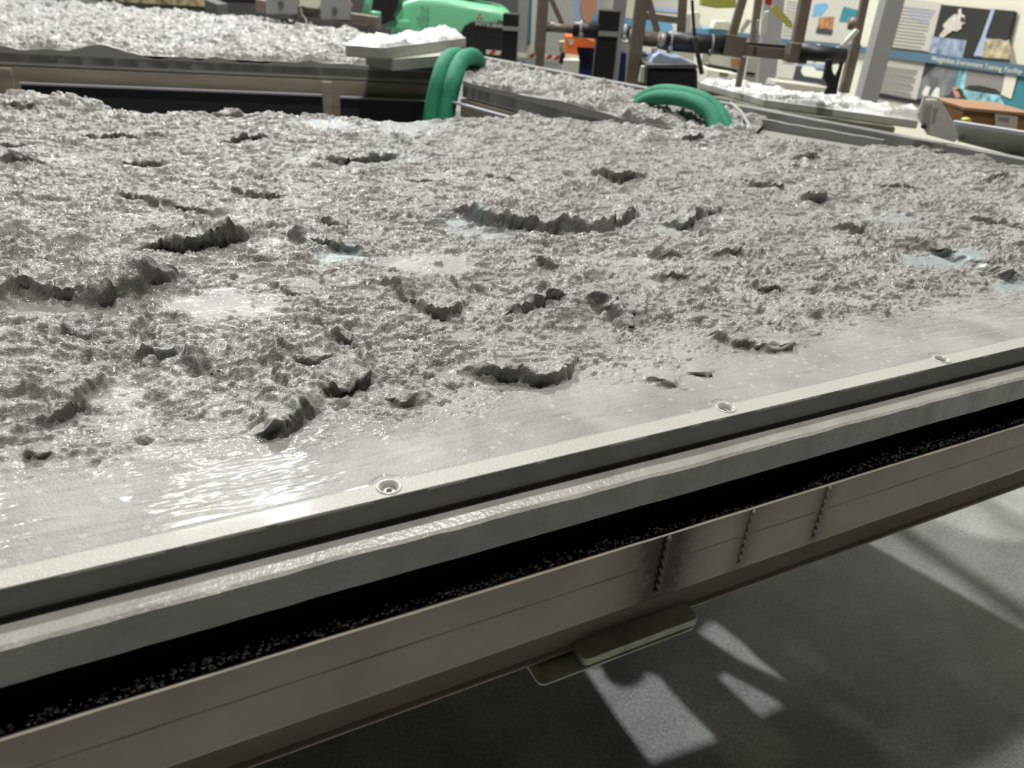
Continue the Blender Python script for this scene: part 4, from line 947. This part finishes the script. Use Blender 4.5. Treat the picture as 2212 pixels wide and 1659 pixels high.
t1 = board('text_board', 'large pale text board left of the astronaut picture, above the blue stripe', 'board', [(1905, -10), (2034, 6), (2008, 112), (1882, 98)], 'paper', .012, .01, [('grey_panel', [(1958, 14), (2020, 22), (2002, 54), (1968, 38)], 'pale')])
obj('print_rows', lines(1925, 12, 2014, 22, 13, 7.2, -1.7), M['ink'], t1)
b2 = board('picture_board', 'black picture of a white-suited astronaut floating above a blue limb', 'picture', [(2034, 10), (2196, 26), (2174, 122), (2070, 125), (2008, 112)], 'space', .014, .01,
      [('earth_limb', [(2142, 18), (2150, 19), (2128, 80), (2180, 86), (2178, 124), (2103, 121), (2120, 80)], 'limb'),
       ('cloud_photo', [(2013, 79), (2088, 87), (2079, 126), (2006, 114)], 'clouds'),
       ('black_panel', [(2149, 20), (2193, 24), (2176, 87), (2130, 82)], 'space'),
       ('gold_model_photo', [(2128, 86), (2160, 84), (2180, 92), (2188, 128), (2120, 124)], 'gold')])
def fig(pp, off, m, nm, par):
    return obj(nm, MB().prism([wal(x, y, off) for x, y in pp], tuple(-WN * .002)), M[m], par)
fig([(2028, 78), (2040, 62), (2036, 55), (2050, 40), (2062, 30), (2070, 32), (2070, 20), (2076, 18), (2077, 30), (2084, 34), (2084, 52), (2078, 52), (2076, 62), (2066, 68), (2058, 66), (2036, 82), (2030, 80)], .024, 'suit', 'astronaut_figure', b2)
fig([(2075, 37), (2082, 37), (2084, 47), (2078, 48), (2074, 44)], .027, 'navyprint', 'visor', b2)
root = thing('lettered_stripe', 'long blue wall stripe with white facility lettering, right background', 'sign', wal(2000, 125))
obj('stripe', MB().prism([wal(x, y, .042) for x, y in [(1470, 52), (1740, 90), (1900, 104), (2260, 146), (2260, 172), (1896, 120), (1740, 103), (1470, 64)]], tuple(-WN * .010)), M['stripe'], root)
for w_, a_, b_ in (('Weightless', (2011, 131), (2061, 138.5)), ('Environment', (2065, 139), (2121, 147)), ('Training', (2125, 148), (2163, 153.5)), ('Facility', (2168, 154.5), (2206, 160))):
    text3(w_, a_, b_, 10, M['white'], 'lettering', root, None, push=.026)
t1 = thing('text_board', 'grey text board below the blue stripe, right of the thick grey upright', 'board', wal(1940, 160))
obj('board', MB().prism([wal(x, y, .012) for x, y in [(1898, 120), (1999, 133), (1980, 218), (1880, 200)]], tuple(-WN * .01)), M['paper'], t1)
obj('print_rows', lines(1905, 142, 1982, 152, 15, 4.3, -1.1), M['ink'], t1)
b3 = board('picture_board', 'dark moon surface picture below the stripe, left of the pool pictures', 'picture', [(1999, 133), (2072, 143), (2052, 215), (2040, 222), (1980, 212)], 'moon', .016, .01,
      [('dark_sky', [(2000, 134), (2024, 137), (2000, 160), (1990, 172)], 'space'), ('white_figure', [(1992, 200), (2000, 186), (2010, 188), (2004, 206), (1994, 210)], 'white'), ('white_figure', [(2012, 204), (2022, 188), (2030, 190), (2028, 214), (2014, 214)], 'white')])
b4 = board('picture_board', 'teal and black pool hall picture with a person in dark clothes, below the stripe', 'picture', [(2072, 143), (2260, 168), (2250, 250), (2040, 236), (2052, 215)], 'teal', .016, .01,
      [('pale_column', [(2074, 145), (2090, 147), (2082, 196), (2064, 190)], 'aqua'), ('dark_hall', [(2090, 147), (2172, 158), (2160, 205), (2082, 193)], 'ink'), ('black_ellipse', [(2084, 190), (2094, 184), (2118, 185), (2150, 192), (2161, 200), (2158, 206), (2120, 204)], 'space'),
       ('pool', [(2080, 194), (2160, 206), (2172, 234), (2086, 230)], 'aqua'), ('pale_pillar', [(2172, 158), (2198, 161), (2184, 214), (2162, 204)], 'cream'),
       ('dark_jacket', [(2050, 205), (2062, 188), (2078, 200), (2090, 215), (2088, 236), (2060, 262), (2034, 240), (2030, 212)], 'navyprint'),
       ('face', [(2058, 190), (2068, 186), (2076, 192), (2074, 208), (2066, 212), (2060, 202)], 'skin'), ('hair', [(2062, 194), (2074, 190), (2080, 200), (2074, 206), (2070, 198)], 'space')])
board('dark_skirting', 'black strip under the lower text board', 'strip', [(1876, 198), (1990, 217), (1988, 226), (1874, 206)], 'black', .030)
board('lower_panel', 'plain grey panel below the black strip at the right', 'panel', [(1876, 206), (1990, 226), (1980, 256), (1872, 240)], 'paper', .014)
b5 = board('picture_board', 'white board with blue, teal and orange photographs left of the thick grey upright', 'picture', [(1694, -20), (1870, -6), (1850, 98), (1672, 82)], 'paper', .012, .01,
      [('blue_photo', [(1760, 10), (1782, 6), (1790, 12), (1774, 34), (1754, 36)], 'sky'), ('brown_photo', [(1770, 38), (1802, 36), (1796, 74), (1763, 70)], 'rust'), ('teal_photo', [(1822, 14), (1852, 22), (1846, 48), (1812, 46)], 'teal'),
       ('dark_photo', [(1832, 38), (1848, 40), (1846, 62), (1830, 62)], 'ink'), ('dark_strip', [(1764, 60), (1798, 64), (1796, 75), (1762, 71)], 'navyprint')])
pr = obj('print_rows', lines(1700, 2, 1728, 6, 12, 6.5, -.9), M['ink'], b5)
b6 = board('text_board', 'small white text board left of the vehicle picture, below the stripe', 'board', [(1682, 128), (1722, 133), (1714, 172), (1676, 166)], 'paper', .012, .01, [('caption', [(1690, 134), (1716, 137), (1715, 140), (1689, 137)], 'ink')])
b7 = board('picture_board', 'picture of a cream vehicle on dark ground, low behind the truss', 'picture', [(1722, 133), (1796, 142), (1780, 184), (1712, 172)], 'navyprint', .012, .01,
      [('sky_band', [(1722, 133), (1796, 142), (1792, 152), (1720, 142)], 'clouds'), ('cream_vehicle', [(1734, 142), (1756, 144), (1764, 152), (1780, 154), (1774, 170), (1736, 164), (1730, 154)], 'white')])
b8 = board('text_board', 'pale text board with a blue bar seen between the middle uprights', 'board', [(1396, -20), (1476, -12), (1468, 28), (1402, 22)], 'paper', .012, .01, [('blue_bar', [(1404, 14), (1466, 20), (1464, 28), (1402, 22)], 'limb')])
b9 = board('picture_board', 'light blue picture strip seen under the cross bar between the middle uprights', 'picture', [(1348, 38), (1464, 50), (1462, 72), (1350, 60)], 'sky', .012, .01, [('white_badge', [(1452, 50), (1464, 51), (1462, 70), (1454, 66)], 'white')])
b10 = item('portrait_poster', 'poster with an orange-tan face and blue collar behind the left foam sleeve', 'poster', [(1236, -40), (1300, -40), (1296, 52), (1238, 48)], 7.6, .02, 'limb', 0,
     parts=[('sheet', 0, 0, 0, 0), ('face_print', [(1262, -30), (1284, -30), (1290, 5), (1284, 40), (1270, 52), (1258, 40), (1254, 5)], -.01, .008, 'skin'), ('blue_collar', [(1280, 34), (1290, 30), (1290, 46), (1279, 44)], -.015, .008, 'sky')])
